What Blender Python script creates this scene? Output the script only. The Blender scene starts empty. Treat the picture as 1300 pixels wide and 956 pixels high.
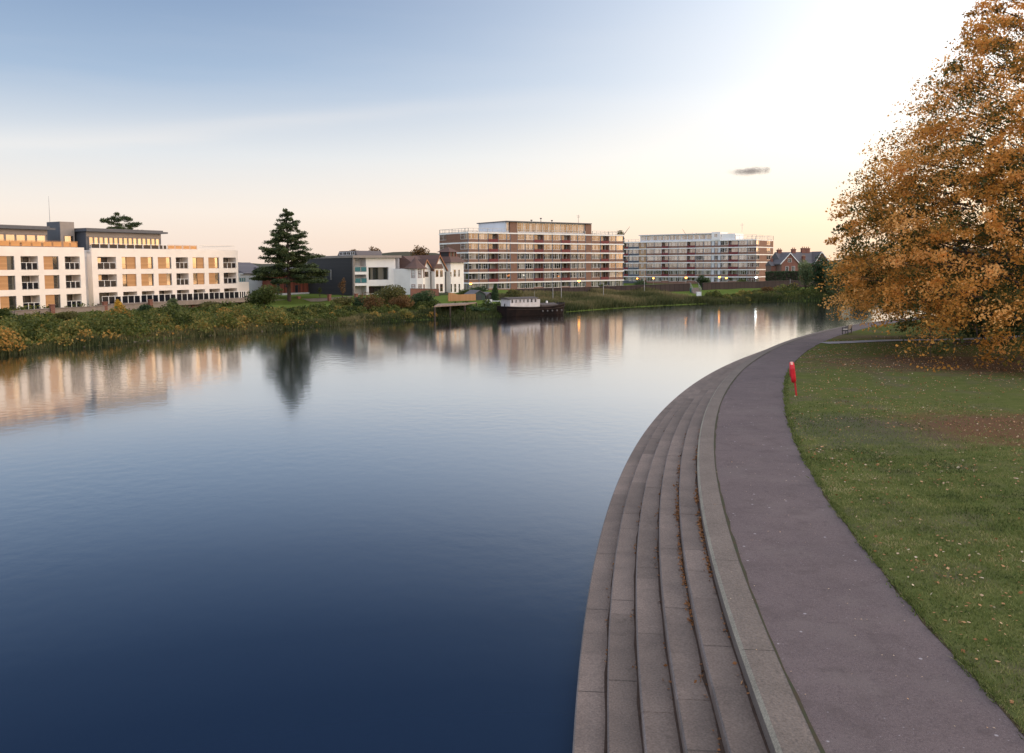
import bpy, math, random
import numpy as np
from mathutils import Matrix, Vector
random.seed(7); RNG = np.random.default_rng(7)
R_ = math.radians
S = bpy.context.scene
COL = S.collection

# ------------------------------------------------------------------ camera
F, CX, CY, CAMH = 1100.0, 650.0, 433.0, 7.0
pit, rol = R_(5.0), R_(-0.35)
fwd = Vector((0, math.cos(pit), -math.sin(pit))); rt = Vector((1, 0, 0)); upv = rt.cross(fwd)
RT = rt*math.cos(rol) + upv*math.sin(rol); UP = upv*math.cos(rol) - rt*math.sin(rol)
cd = bpy.data.cameras.new('camera'); cam = bpy.data.objects.new('camera', cd); COL.objects.link(cam)
cam.matrix_world = Matrix(((RT.x, UP.x, -fwd.x, 0), (RT.y, UP.y, -fwd.y, 0), (RT.z, UP.z, -fwd.z, CAMH), (0, 0, 0, 1)))
cd.sensor_width = 36; cd.lens = 36*F/1300; cd.shift_y = -45/1300; cd.clip_end = 9000; cd.clip_start = .2
S.camera = cam

# ------------------------------------------------------------------ sky, sun, exposure
SUN_AZ, SUN_EL = 72.0, 4.0      # degrees clockwise from the view direction, degrees up
W = bpy.data.worlds.new('World'); S.world = W; W.use_nodes = True
wn, wl = W.node_tree.nodes, W.node_tree.links; wn.clear()
def NW(t, **k):
    n = wn.new(t)
    for a, b in k.items(): setattr(n, a, b)
    return n
def wmath(op, a, b=None, c=None, clamp=False):
    n = NW('ShaderNodeMath', operation=op, use_clamp=clamp)
    for i, v in enumerate((a, b, c)):
        if v is None: continue
        if isinstance(v, (int, float)): n.inputs[i].default_value = v
        else: wl.new(v, n.inputs[i])
    return n.outputs[0]
def wramp(fac, stops):
    n = NW('ShaderNodeValToRGB'); r = n.color_ramp
    while len(r.elements) < len(stops): r.elements.new(.5)
    for e, (p, c) in zip(r.elements, stops): e.position = p; e.color = (*c, 1)
    wl.new(fac, n.inputs[0]); return n.outputs[0]
tc = NW('ShaderNodeTexCoord'); sp = NW('ShaderNodeSeparateXYZ'); wl.new(tc.outputs['Generated'], sp.inputs[0])
X_, Y_, Z_ = sp.outputs
hl = wmath('MAXIMUM', wmath('SQRT', wmath('ADD', wmath('MULTIPLY', X_, X_), wmath('MULTIPLY', Y_, Y_))), .001)
ca = wmath('DIVIDE', wmath('ADD', wmath('MULTIPLY', X_, math.sin(R_(SUN_AZ))), wmath('MULTIPLY', Y_, math.cos(R_(SUN_AZ)))), hl)
toward = wmath('MINIMUM', wmath('POWER', wmath('MAXIMUM', wmath('ADD', ca, .25), 0), 3.1), 1.15)
el = wmath('MAXIMUM', Z_, 0)
away_c = wramp(el, [(0, (.88, .70, .59)), (.06, (.88, .79, .74)), (.12, (.71, .73, .78)), (.2, (.34, .45, .63)), (.3, (.185, .28, .47)), (.38, (.11, .19, .37)), (.48, (.080, .145, .31)), (.58, (.10, .16, .31)), (.7, (.70, .72, .78)), (1, (1.0, .97, .98))])
tow_c = wramp(el, [(0, (.60, .42, .27)), (.05, (.66, .50, .36)), (.1, (.71, .61, .50)), (.18, (.76, .71, .66)), (.3, (.68, .70, .73)), (.4, (.34, .42, .53)), (.5, (.16, .24, .36)), (.7, (.6, .62, .65)), (1, (.65, .64, .65))])
mul2 = NW('ShaderNodeVectorMath', operation='SCALE'); wl.new(tow_c, mul2.inputs[0]); mul2.inputs['Scale'].default_value = 1.9
mixs = NW('ShaderNodeMix', data_type='RGBA'); mixs.clamp_factor = True
wl.new(toward, mixs.inputs[0]); wl.new(away_c, mixs.inputs[6]); wl.new(mul2.outputs[0], mixs.inputs[7])
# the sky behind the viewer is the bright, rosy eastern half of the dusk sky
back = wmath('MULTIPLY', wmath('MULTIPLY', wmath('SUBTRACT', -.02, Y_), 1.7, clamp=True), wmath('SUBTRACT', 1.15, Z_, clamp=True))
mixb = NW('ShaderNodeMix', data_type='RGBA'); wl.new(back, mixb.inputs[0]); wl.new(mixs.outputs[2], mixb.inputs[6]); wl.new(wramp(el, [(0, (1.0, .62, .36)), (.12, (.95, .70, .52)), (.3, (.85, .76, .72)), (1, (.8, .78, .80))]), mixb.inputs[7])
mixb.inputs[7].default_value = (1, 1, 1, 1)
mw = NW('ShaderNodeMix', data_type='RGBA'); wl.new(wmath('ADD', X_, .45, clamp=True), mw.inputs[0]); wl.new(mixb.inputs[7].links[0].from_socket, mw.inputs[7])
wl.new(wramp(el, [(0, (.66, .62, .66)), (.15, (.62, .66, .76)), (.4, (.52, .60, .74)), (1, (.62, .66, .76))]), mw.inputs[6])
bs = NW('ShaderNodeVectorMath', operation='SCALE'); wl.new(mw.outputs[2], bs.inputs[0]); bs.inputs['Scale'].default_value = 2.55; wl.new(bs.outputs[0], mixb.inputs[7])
# the afterglow, strongest low down where the sun has gone
gl = wmath('MULTIPLY', wmath('POWER', wmath('MAXIMUM', ca, 0), 9), wmath('POWER', 2.718, wmath('MULTIPLY', el, -9.0)))
gs = NW('ShaderNodeVectorMath', operation='SCALE'); gs.inputs[0].default_value = (1.9, .80, .20); wl.new(gl, gs.inputs['Scale'])
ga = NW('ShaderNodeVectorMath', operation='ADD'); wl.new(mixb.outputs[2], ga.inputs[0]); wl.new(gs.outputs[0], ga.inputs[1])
# thin high cirrus: a long faint streak plus soft wisps
nz = NW('ShaderNodeTexNoise'); nz.inputs['Scale'].default_value = 3.2; nz.inputs['Detail'].default_value = 6
mp = NW('ShaderNodeMapping'); mp.inputs['Scale'].default_value = (1.0, 1.0, 9.0); wl.new(tc.outputs['Generated'], mp.inputs[0]); wl.new(mp.outputs[0], nz.inputs[0])
band = wmath('SUBTRACT', Z_, wmath('ADD', wmath('MULTIPLY', X_, .115), .182))
band = wmath('ADD', band, wmath('MULTIPLY', wmath('SUBTRACT', nz.outputs[0], .5), .03))
g = wmath('POWER', 2.718, wmath('MULTIPLY', wmath('MULTIPLY', band, band), -9000.0))
side = wmath('MULTIPLY', wmath('SUBTRACT', .10, X_), 3.0, clamp=True)
front = wmath('GREATER_THAN', Y_, 0.0)
g = wmath('MULTIPLY', wmath('MULTIPLY', wmath('MULTIPLY', g, side), front), .22)
wis = wmath('MULTIPLY', wmath('SUBTRACT', nz.outputs[0], .46), .9, clamp=True)
g = wmath('ADD', g, wmath('MULTIPLY', wis, wmath('MULTIPLY', wmath('SUBTRACT', .35, Z_), 1.8, clamp=True)))
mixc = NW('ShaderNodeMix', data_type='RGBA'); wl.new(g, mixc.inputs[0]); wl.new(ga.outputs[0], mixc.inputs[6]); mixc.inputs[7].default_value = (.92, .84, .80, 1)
sky = NW('ShaderNodeTexSky', sky_type='NISHITA'); sky.sun_disc = False
sky.sun_elevation = R_(SUN_EL); sky.sun_rotation = R_(SUN_AZ); sky.altitude = 50; sky.dust_density = 1.5
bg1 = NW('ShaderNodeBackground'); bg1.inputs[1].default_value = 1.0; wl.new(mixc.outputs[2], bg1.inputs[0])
bg2 = NW('ShaderNodeBackground'); bg2.inputs[1].default_value = .05; wl.new(sky.outputs[0], bg2.inputs[0])
add = NW('ShaderNodeAddShader'); wl.new(bg1.outputs[0], add.inputs[0]); wl.new(bg2.outputs[0], add.inputs[1])
wo = NW('ShaderNodeOutputWorld'); wl.new(add.outputs[0], wo.inputs[0])
sl = bpy.data.lights.new('sun', 'SUN'); sl.energy = 2.8; sl.angle = R_(60); sl.color = (1, .74, .52)
so = bpy.data.objects.new('sun', sl); COL.objects.link(so); so.location = (60, 20, 60)
sd = Vector((math.sin(R_(SUN_AZ))*math.cos(R_(SUN_EL+4)), math.cos(R_(SUN_AZ))*math.cos(R_(SUN_EL+4)), math.sin(R_(SUN_EL+4))))
so.rotation_euler = sd.to_track_quat('Z', 'Y').to_euler()
S.view_settings.view_transform = 'Standard'; S.view_settings.look = 'None'
S.view_settings.exposure = 0.0; S.view_settings.gamma = 1; S.view_settings.use_curve_mapping = False
S.cycles.max_bounces = 6; S.cycles.diffuse_bounces = 3; S.cycles.glossy_bounces = 3; S.cycles.transparent_max_bounces = 6
S.cycles.sample_clamp_indirect = 4

# ------------------------------------------------------------------ where a point of the photo lies in the world
def ray(px, py): return fwd + RT*((px-CX)/F) - UP*((py-CY)/F)
def P(px, py, z=0.0):
    d = ray(px, py); t = (z-CAMH)/d.z; return Vector((d.x*t, d.y*t, z))
def PD(px, py, Y):
    d = ray(px, py); t = Y/d.y; return Vector((d.x*t, Y, CAMH+d.z*t))

# ------------------------------------------------------------------ materials
def mat(name, col, rough=.8, var=None, scale=2.0, bump=0.0, bscale=None, metal=0, spec=.4, detail=5, stretch=None):
    m = bpy.data.materials.new(name); m.use_nodes = True
    nt = m.node_tree; b = nt.nodes['Principled BSDF']
    b.inputs['Base Color'].default_value = (*col, 1); b.inputs['Roughness'].default_value = rough
    b.inputs['Metallic'].default_value = metal; b.inputs['Specular IOR Level'].default_value = spec
    if var or bump:
        t = nt.nodes.new('ShaderNodeTexCoord'); src = t.outputs['Object']
        if stretch:
            q = nt.nodes.new('ShaderNodeMapping'); q.inputs['Scale'].default_value = stretch; nt.links.new(src, q.inputs[0]); src = q.outputs[0]
    if var:
        n = nt.nodes.new('ShaderNodeTexNoise'); n.inputs['Scale'].default_value = scale; n.inputs['Detail'].default_value = detail
        r = nt.nodes.new('ShaderNodeValToRGB'); r.color_ramp.elements[0].position = .3; r.color_ramp.elements[1].position = .7
        r.color_ramp.elements[0].color = (*col, 1); r.color_ramp.elements[1].color = (*var, 1)
        nt.links.new(src, n.inputs[0]); nt.links.new(n.outputs[0], r.inputs[0]); nt.links.new(r.outputs[0], b.inputs['Base Color'])
    if bump:
        n2 = nt.nodes.new('ShaderNodeTexNoise'); n2.inputs['Scale'].default_value = bscale or scale*4; n2.inputs['Detail'].default_value = 4
        bp = nt.nodes.new('ShaderNodeBump'); bp.inputs['Strength'].default_value = bump; bp.inputs['Distance'].default_value = .05
        nt.links.new(src, n2.inputs[0]); nt.links.new(n2.outputs[0], bp.inputs['Height']); nt.links.new(bp.outputs[0], b.inputs['Normal'])
    return m
def brickmat(name, c1, c2, mortar, sc=1.0, bw=.45, rh=.15):
    m = mat(name, c1, .85); nt = m.node_tree; b = nt.nodes['Principled BSDF']
    t = nt.nodes.new('ShaderNodeTexCoord'); q = nt.nodes.new('ShaderNodeMapping'); q.inputs['Rotation'].default_value = (R_(90), 0, 0)
    k = nt.nodes.new('ShaderNodeTexBrick'); k.inputs['Scale'].default_value = sc; k.inputs['Brick Width'].default_value = bw; k.inputs['Row Height'].default_value = rh
    k.inputs['Mortar Size'].default_value = .012
    k.inputs['Color1'].default_value = (*c1, 1); k.inputs['Color2'].default_value = (*c2, 1); k.inputs['Mortar'].default_value = (*mortar, 1)
    n = nt.nodes.new('ShaderNodeTexNoise'); n.inputs['Scale'].default_value = .5; n.inputs['Detail'].default_value = 6
    mx = nt.nodes.new('ShaderNodeMix'); mx.data_type = 'RGBA'; mx.blend_type = 'MULTIPLY'; mx.inputs[0].default_value = .6
    nt.links.new(t.outputs['Object'], q.inputs[0]); nt.links.new(q.outputs[0], k.inputs[0]); nt.links.new(t.outputs['Object'], n.inputs[0])
    cr = nt.nodes.new('ShaderNodeValToRGB'); cr.color_ramp.elements[0].color = (.6, .6, .6, 1); cr.color_ramp.elements[1].color = (1.2, 1.2, 1.2, 1)
    nt.links.new(n.outputs[0], cr.inputs[0]); nt.links.new(k.outputs[0], mx.inputs[6]); nt.links.new(cr.outputs[0], mx.inputs[7]); nt.links.new(mx.outputs[2], b.inputs['Base Color'])
    return m
def boards(name, c1, c2, axis='Z', freq=6.0, rough=.6, dark=.45):
    """boards: a profile of thin dark joints across one axis"""
    m = mat(name, c1, rough); nt = m.node_tree; b = nt.nodes['Principled BSDF']
    t = nt.nodes.new('ShaderNodeTexCoord'); s = nt.nodes.new('ShaderNodeSeparateXYZ'); nt.links.new(t.outputs['Object'], s.inputs[0])
    a = nt.nodes.new('ShaderNodeMath'); a.operation = 'MULTIPLY'; a.inputs[1].default_value = freq; nt.links.new(s.outputs[axis], a.inputs[0])
    fr = nt.nodes.new('ShaderNodeMath'); fr.operation = 'FRACT'; nt.links.new(a.outputs[0], fr.inputs[0])
    fl = nt.nodes.new('ShaderNodeMath'); fl.operation = 'FLOOR'; nt.links.new(a.outputs[0], fl.inputs[0])
    wn_ = nt.nodes.new('ShaderNodeTexWhiteNoise'); wn_.noise_dimensions = '1D'; nt.links.new(fl.outputs[0], wn_.inputs['W'])
    mx = nt.nodes.new('ShaderNodeMix'); mx.data_type = 'RGBA'; nt.links.new(wn_.outputs[0], mx.inputs[0]); mx.inputs[6].default_value = (*c1, 1); mx.inputs[7].default_value = (*c2, 1)
    lt = nt.nodes.new('ShaderNodeMath'); lt.operation = 'LESS_THAN'; lt.inputs[1].default_value = .1; nt.links.new(fr.outputs[0], lt.inputs[0])
    m2 = nt.nodes.new('ShaderNodeMix'); m2.data_type = 'RGBA'; nt.links.new(lt.outputs[0], m2.inputs[0]); nt.links.new(mx.outputs[2], m2.inputs[6]); m2.inputs[7].default_value = (*[c*dark for c in c1], 1)
    nt.links.new(m2.outputs[2], b.inputs['Base Color']); return m
def leafmat(name, stops, trans=.35, rough=.6):
    m = bpy.data.materials.new(name); m.use_nodes = True; nt = m.node_tree; b = nt.nodes['Principled BSDF']
    at = nt.nodes.new('ShaderNodeAttribute'); at.attribute_name = 'tone'
    r = nt.nodes.new('ShaderNodeValToRGB')
    while len(r.color_ramp.elements) < len(stops): r.color_ramp.elements.new(.5)
    for e, (p, c) in zip(r.color_ramp.elements, stops): e.position = p; e.color = (*c, 1)
    nt.links.new(at.outputs['Fac'], r.inputs[0]); nt.links.new(r.outputs[0], b.inputs['Base Color'])
    b.inputs['Roughness'].default_value = rough; b.inputs['Specular IOR Level'].default_value = .25
    tr = nt.nodes.new('ShaderNodeBsdfTranslucent'); nt.links.new(r.outputs[0], tr.inputs[0])
    mx = nt.nodes.new('ShaderNodeMixShader'); mx.inputs[0].default_value = trans
    out = nt.nodes['Material Output']; nt.links.new(b.outputs[0], mx.inputs[1]); nt.links.new(tr.outputs[0], mx.inputs[2]); nt.links.new(mx.outputs[0], out.inputs[0])
    return m
def emit(name, col, st):
    m = bpy.data.materials.new(name); m.use_nodes = True; b = m.node_tree.nodes['Principled BSDF']
    b.inputs['Base Color'].default_value = (*col, 1); b.inputs['Emission Color'].default_value = (*col, 1); b.inputs['Emission Strength'].default_value = st; return m
def glassmat(name, cols, rough=.06, spec=.9, blinds=False):
    """dark reflective window pane; what is behind it (curtain, blind, dark room) differs from window to window"""
    m = mat(name, cols[0], rough, spec=spec); nt = m.node_tree; b = nt.nodes['Principled BSDF']; b.inputs['IOR'].default_value = 1.95; b.inputs['Specular Tint'].default_value = (1, .84, .66, 1)
    oi = nt.nodes.new('ShaderNodeObjectInfo'); tco = nt.nodes.new('ShaderNodeTexCoord')
    q = nt.nodes.new('ShaderNodeMapping'); q.inputs['Scale'].default_value = (1.6, .01, .01); nt.links.new(tco.outputs['Object'], q.inputs[0])
    w = nt.nodes.new('ShaderNodeTexWhiteNoise'); w.noise_dimensions = '4D'
    fl = nt.nodes.new('ShaderNodeVectorMath'); fl.operation = 'FLOOR'; nt.links.new(q.outputs[0], fl.inputs[0]); nt.links.new(fl.outputs[0], w.inputs['Vector'])
    nt.links.new(oi.outputs['Random'], w.inputs['W'])
    r = nt.nodes.new('ShaderNodeValToRGB'); r.color_ramp.interpolation = 'CONSTANT'
    while len(r.color_ramp.elements) < len(cols): r.color_ramp.elements.new(.5)
    for i, (e, c) in enumerate(zip(r.color_ramp.elements, cols)): e.position = i/len(cols); e.color = (*c, 1)
    nt.links.new(w.outputs[0], r.inputs[0]); nt.links.new(r.outputs[0], b.inputs['Base Color']); return m

M = {}
M['render'] = mat('white_render', (.83, .76, .70), .8, (.75, .69, .635), .6)
M['render_b'] = mat('pale_render', (.68, .68, .68), .8, (.60, .60, .61), .6)
M['wood'] = boards('larch_cladding', (.50, .27, .12), (.42, .22, .09), 'Z', 5.0)
M['slate'] = mat('dark_cladding', (.075, .085, .105), .5, (.06, .07, .09), 1.0)
M['roofgrey'] = mat('roof_felt', (.13, .13, .14), .8, (.10, .10, .11), .7)
M['taupe'] = mat('taupe_fascia', (.27, .24, .22), .7, (.24, .21, .19), .8)
M['frame'] = mat('white_frame', (.80, .80, .80), .5)
M['dframe'] = mat('dark_frame', (.05, .055, .065), .4)
M['glass'] = glassmat('window_glass', [(.02, .025, .03), (.05, .05, .05), (.03, .035, .04), (.015, .02, .02), (.16, .15, .13)])
M['flatglass'] = glassmat('flat_window_glass', [(.015, .017, .022), (.33, .31, .28), (.10, .10, .10), (.02, .02, .024), (.26, .26, .26), (.04, .04, .045), (.18, .165, .14)], .04)
M['balglass'] = mat('balustrade_glass', (.010, .012, .018), .12, spec=.15)
M['teal'] = mat('teal_glass', (.05, .16, .18), .08, spec=.8)
M['railwood'] = mat('terrace_screen', (.55, .26, .08), .35, (.48, .22, .07), 2)
M['brick'] = brickmat('red_brown_brick', (.235, .115, .075), (.19, .09, .06), (.26, .21, .18))
M['brick2'] = brickmat('old_red_brick', (.24, .085, .055), (.19, .065, .045), (.25, .2, .17))
M['buff'] = brickmat('buff_brick', (.42, .26, .14), (.36, .22, .12), (.35, .3, .25))
M['slab'] = mat('white_slab', (.80, .80, .80), .6, (.70, .70, .71), .4)
M['redpanel'] = mat('red_panel', (.15, .028, .032), .7)
M['bluepost'] = mat('blue_grey_post', (.10, .12, .17), .5)
M['ply'] = mat('whitish_panel', (.60, .62, .66), .6, (.52, .54, .58), .4)
M['tile'] = boards('roof_tile', (.12, .07, .06), (.09, .055, .05), 'Z', 5.0, .8, .6)
M['slater'] = boards('slate_roof', (.10, .09, .10), (.13, .12, .13), 'Z', 4.0, .6, .7)
M['white'] = mat('white_paint', (.74, .74, .73), .7, (.66, .66, .66), .7)
M['orangewood'] = mat('orange_bargeboard', (.30, .12, .05), .6)
M['redwood'] = boards('red_timber', (.24, .07, .04), (.15, .045, .03), 'X', 2.2, .7)
M['black'] = boards('black_cladding', (.032, .033, .038), (.026, .027, .032), 'Z', 3.0, .6, .5)
M['shed'] = mat('grey_steel_sheet', (.36, .40, .45), .5, (.31, .35, .40), .8)
M['wall'] = mat('stone_wall', (.27, .22, .19), .9, (.20, .165, .145), 1.2, .4, 6)
M['floodwall'] = boards('flood_wall', (.055, .038, .036), (.042, .030, .028), 'X', .8, .9, .4)
M['floodcope'] = mat('flood_wall_coping', (.10, .075, .07), .9, (.08, .06, .055), 1)
M['cope'] = mat('wall_coping', (.24, .20, .18), .8, (.18, .15, .14), 1)
M['fencewood'] = boards('timber_fence', (.46, .25, .12), (.38, .20, .09), 'X', 7.0, .8, .5)
M['deck'] = boards('timber_deck', (.26, .185, .14), (.21, .15, .115), 'X', 5.0, .8, .5)
M['greenshed'] = boards('green_shed_boards', (.045, .075, .065), (.035, .06, .05), 'X', 6.0, .7, .5)
M['steel'] = mat('galvanised_steel', (.32, .33, .34), .4, metal=.7)
M['iron'] = mat('black_iron', (.02, .02, .022), .5)
M['hull'] = mat('rusty_black_hull', (.009, .008, .008), .9, (.022, .014, .012), .8, .2, 3, spec=.08)
M['hullband'] = mat('hull_waterline', (.022, .018, .017), .8, (.05, .032, .025), 1.0, spec=.1)
M['boatwhite'] = mat('boat_paint', (.62, .60, .60), .6, (.50, .46, .44), 1.5)
M['boatdeck'] = mat('boat_deck', (.09, .075, .07), .8, (.06, .05, .05), 2)
M['bark'] = mat('bark', (.07, .05, .04), .9, (.04, .03, .025), 3, .6, 12)
M['red'] = mat('lifebuoy_red', (.62, .015, .03), .35, (.50, .012, .02), 6)
M['redd'] = mat('post_red', (.42, .02, .025), .4)
M['palecap'] = mat('faded_orange', (.75, .38, .30), .5)
M['amber'] = emit('sodium_lamp', (1, .36, .05), 12.0)
M['cold'] = emit('white_lamp', (.85, .95, 1.0), 14.0)
M['glow'] = emit('lit_window', (1.0, .55, .18), 1.6)

# ------------------------------------------------------------------ mesh helpers
class MB:
    def __init__(s): s.v = []; s.f = []; s.m = []
    def add(s, vs, fs, m=0):
        o = len(s.v); s.v += [tuple(v) for v in vs]; s.f += [tuple(i+o for i in f) for f in fs]; s.m += [m]*len(fs); return s
    def box(s, x0, x1, y0, y1, z0, z1, m=0):
        return s.add([(x0,y0,z0),(x1,y0,z0),(x1,y1,z0),(x0,y1,z0),(x0,y0,z1),(x1,y0,z1),(x1,y1,z1),(x0,y1,z1)],
                     [(0,3,2,1),(4,5,6,7),(0,1,5,4),(1,2,6,5),(2,3,7,6),(3,0,4,7)], m)
    def prism(s, pts, z0, z1, m=0):            # plan outline (counter-clockwise)
        n = len(pts); return s.add([(x,y,z0) for x,y in pts]+[(x,y,z1) for x,y in pts], [tuple(range(n))[::-1], tuple(range(n,2*n))]+[(i,(i+1)%n,(i+1)%n+n,i+n) for i in range(n)], m)
    def pxz(s, pts, y0, y1, m=0):              # outline in x,z pushed along y
        n = len(pts); return s.add([(x,y0,z) for x,z in pts]+[(x,y1,z) for x,z in pts], [tuple(range(n)), tuple(range(n,2*n))[::-1]]+[((i+1)%n,i,i+n,(i+1)%n+n) for i in range(n)], m)
    def pyz(s, pts, x0, x1, m=0):
        n = len(pts); return s.add([(x0,y,z) for y,z in pts]+[(x1,y,z) for y,z in pts], [tuple(range(n))[::-1], tuple(range(n,2*n))]+[(i,(i+1)%n,(i+1)%n+n,i+n) for i in range(n)], m)
    def tube(s, a, b, r0, r1=None, n=8, m=0, cap=True):
        a, b = Vector(a), Vector(b); r1 = r0 if r1 is None else r1; d = (b-a).normalized() if (b-a).length > 1e-6 else Vector((0,0,1))
        u = d.orthogonal().normalized(); w = d.cross(u); vs = []
        for p, r in ((a,r0),(b,r1)):
            for i in range(n):
                t = 2*math.pi*i/n; vs.append(p+u*(math.cos(t)*r)+w*(math.sin(t)*r))
        fs = [(i,(i+1)%n,(i+1)%n+n,i+n) for i in range(n)]
        if cap: fs += [tuple(range(n))[::-1], tuple(range(n,2*n))]
        return s.add(vs, fs, m)
    def lathe(s, prof, cx=0, cy=0, n=12, m=0):
        vs = []; fs = []; k = len(prof)
        for i in range(n):
            t = 2*math.pi*i/n
            for r, z in prof: vs.append((cx+r*math.cos(t), cy+r*math.sin(t), z))
        for i in range(n):
            for j in range(k-1):
                a = i*k+j; b = ((i+1)%n)*k+j; fs.append((a,b,b+1,a+1))
        return s.add(vs, fs, m)
    def build(s, name, mats, parent=None, loc=(0,0,0), smooth=False, rot=0):
        me = bpy.data.meshes.new(name); me.from_pydata(s.v, [], s.f)
        if not isinstance(mats, (list, tuple)): mats = [mats]
        for q in mats: me.materials.append(q)
        if len(mats) > 1: me.polygons.foreach_set('material_index', s.m)
        if smooth: me.polygons.foreach_set('use_smooth', [True]*len(s.f))
        me.update(); o = bpy.data.objects.new(name, me); COL.objects.link(o); o.location = loc; o.rotation_euler = (0,0,rot)
        if parent: o.parent = parent
        return o
def bevel(o, w=.02, seg=2):
    b = o.modifiers.new('bevel', 'BEVEL'); b.width = w; b.segments = seg; b.limit_method = 'ANGLE'; return o
def tag(o, label=None, cat=None, group=None, kind=None):
    if label: o['label'] = label
    if cat: o['category'] = cat
    if group: o['group'] = group
    if kind: o['kind'] = kind
    return o
def thing(name, label, cat, loc=(0,0,0), rz=0, group=None):
    o = bpy.data.objects.new(name, None); COL.objects.link(o); o.location = loc; o.rotation_euler = (0,0,rz); o.empty_display_size = .5
    return tag(o, label, cat, group)
def inst(o, parent, loc, rz=None):
    c = o.copy(); COL.objects.link(c); c.parent = parent; c.location = loc
    if rz is not None: c.rotation_euler = (0,0,rz)
    for ch in list(o.children): inst(ch, c, ch.location)
    return c
def copy_thing(o, loc, rz=None, label=None, group=None, sc=None):
    c = o.copy(); COL.objects.link(c); c.location = loc
    if rz is not None: c.rotation_euler = (0,0,rz)
    if sc: c.scale = (sc,)*3
    if label: c['label'] = label
    if group: c['group'] = group
    for ch in list(o.children): inst(ch, c, ch.location)
    return c
def npmesh(name, verts, nper, mats, parent=None, tone=None, loc=(0,0,0), midx=None):
    """verts: (N*nper,3) array, every nper verts one face"""
    n = len(verts)//nper; me = bpy.data.meshes.new(name)
    me.vertices.add(len(verts)); me.vertices.foreach_set('co', np.asarray(verts, np.float32).ravel())
    me.loops.add(len(verts)); me.loops.foreach_set('vertex_index', np.arange(len(verts), dtype=np.int32))
    me.polygons.add(n); me.polygons.foreach_set('loop_start', np.arange(0, len(verts), nper, dtype=np.int32)); me.polygons.foreach_set('loop_total', np.full(n, nper, np.int32))
    for q in (mats if isinstance(mats, (list, tuple)) else [mats]): me.materials.append(q)
    if midx is not None: me.polygons.foreach_set('material_index', np.asarray(midx, np.int32))
    if tone is not None:
        a = me.attributes.new('tone', 'FLOAT', 'POINT'); a.data.foreach_set('value', np.repeat(np.asarray(tone, np.float32), nper))
    me.update(calc_edges=True); o = bpy.data.objects.new(name, me); COL.objects.link(o); o.location = loc
    if parent: o.parent = parent
    return o
def leafverts(c, size, aspect=.6, flat=.0, rng=RNG):
    """a rhombic leaf quad at every centre, random way up (flat>0 keeps them nearer level)"""
    n = len(c); a = rng.normal(size=(n,3)); a[:,2] *= (1-flat); a /= np.linalg.norm(a,axis=1,keepdims=True)+1e-9
    b = rng.normal(size=(n,3)); b[:,2] *= (1-flat); b -= (b*a).sum(1,keepdims=True)*a; b /= np.linalg.norm(b,axis=1,keepdims=True)+1e-9
    s = (size*(.6+.8*rng.random(n)))[:,None] if np.ndim(size)==0 else (np.asarray(size)*(.6+.8*rng.random(n)))[:,None]
    v = np.stack([c-a*s*.5, c-b*s*.5*aspect+a*s*.05, c+a*s*.5, c+b*s*.5*aspect+a*s*.05],1)
    return v.reshape(-1,3)
def ball(n, rng=RNG, pw=.45):
    d = rng.normal(size=(n,3)); d /= np.linalg.norm(d,axis=1,keepdims=True); return d*(rng.random((n,1))**pw)

# ------------------------------------------------------------------ river edges
kB = [3.9e-8, 0, 0, 0, 0]
Bp = np.array([(3.85,13.96),(4.5,18.5),(4.78,20.6),(5.25,23.21),(5.84,26.57),(6.24,28.62),(6.72,31.01),(7.38,33.82),(8.22,37.18),(9.3,41.27),(10.7,46.34),(11.61,49.37),(12.78,52.8),(14.3,56.73),(16.45,61.27),(18.77,66.59),(21.64,71.79),(25.57,79.15),(29.71,86.18),(33.82,92.27),(37.35,97.57),(41.48,102.05),(43.96,104.42)])
k4 = np.polyfit(Bp[:,1], Bp[:,0], 4)
yy = np.arange(14, 104.01, 1.0); xx = np.polyval(k4, yy)
s0 = (xx[1]-xx[0]); yb = np.concatenate([[-60], np.arange(-20, 14, 2.0), yy, [112, 121, 131, 141, 150, 160]])
xb = np.concatenate([[xx[0]-1.6], xx[0]+(np.arange(-20,14,2.0)-14)*.09+ .0008*(np.arange(-20,14,2.0)-14)**2*.0, xx, [xx[-1]+9, xx[-1]+24, xx[-1]+46, xx[-1]+80, xx[-1]+140, xx[-1]+300]])
yd = np.concatenate([np.arange(-60, 104, .8), np.arange(104, 160, 1.0)]); xd = np.interp(yd, yb, xb)
for _ in range(6):
    xs = xd.copy(); xs[2:-2] = (xd[:-4]+xd[1:-3]+xd[2:-2]+xd[3:-1]+xd[4:])/5; xd = xs
KL = np.stack([xd, yd], 1)
tg = np.gradient(KL, axis=0); tg /= np.linalg.norm(tg,axis=1,keepdims=True); NR = np.stack([tg[:,1], -tg[:,0]], 1)   # to the right (land)
def off(d): return KL + NR*(np.asarray(d).reshape(-1,1) if np.ndim(d) else d)
PW = np.interp(yd, [0, 45, 60, 90, 110], [3.82, 3.78, 3.5, 3.0, 2.7])      # kerb edge to lawn edge
XD = off(PW); KW = .62
def strip(mb, a, b, za, zb, m=0, flip=False):
    n = len(a); vs = []
    for i in range(n):
        vs.append((a[i,0], a[i,1], za[i] if np.ndim(za) else za)); vs.append((b[i,0], b[i,1], zb[i] if np.ndim(zb) else zb))
    mb.add(vs, [(2*i, 2*i+1, 2*i+3, 2*i+2) if not flip else (2*i, 2*i+2, 2*i+3, 2*i+1) for i in range(n-1)], m)

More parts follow.
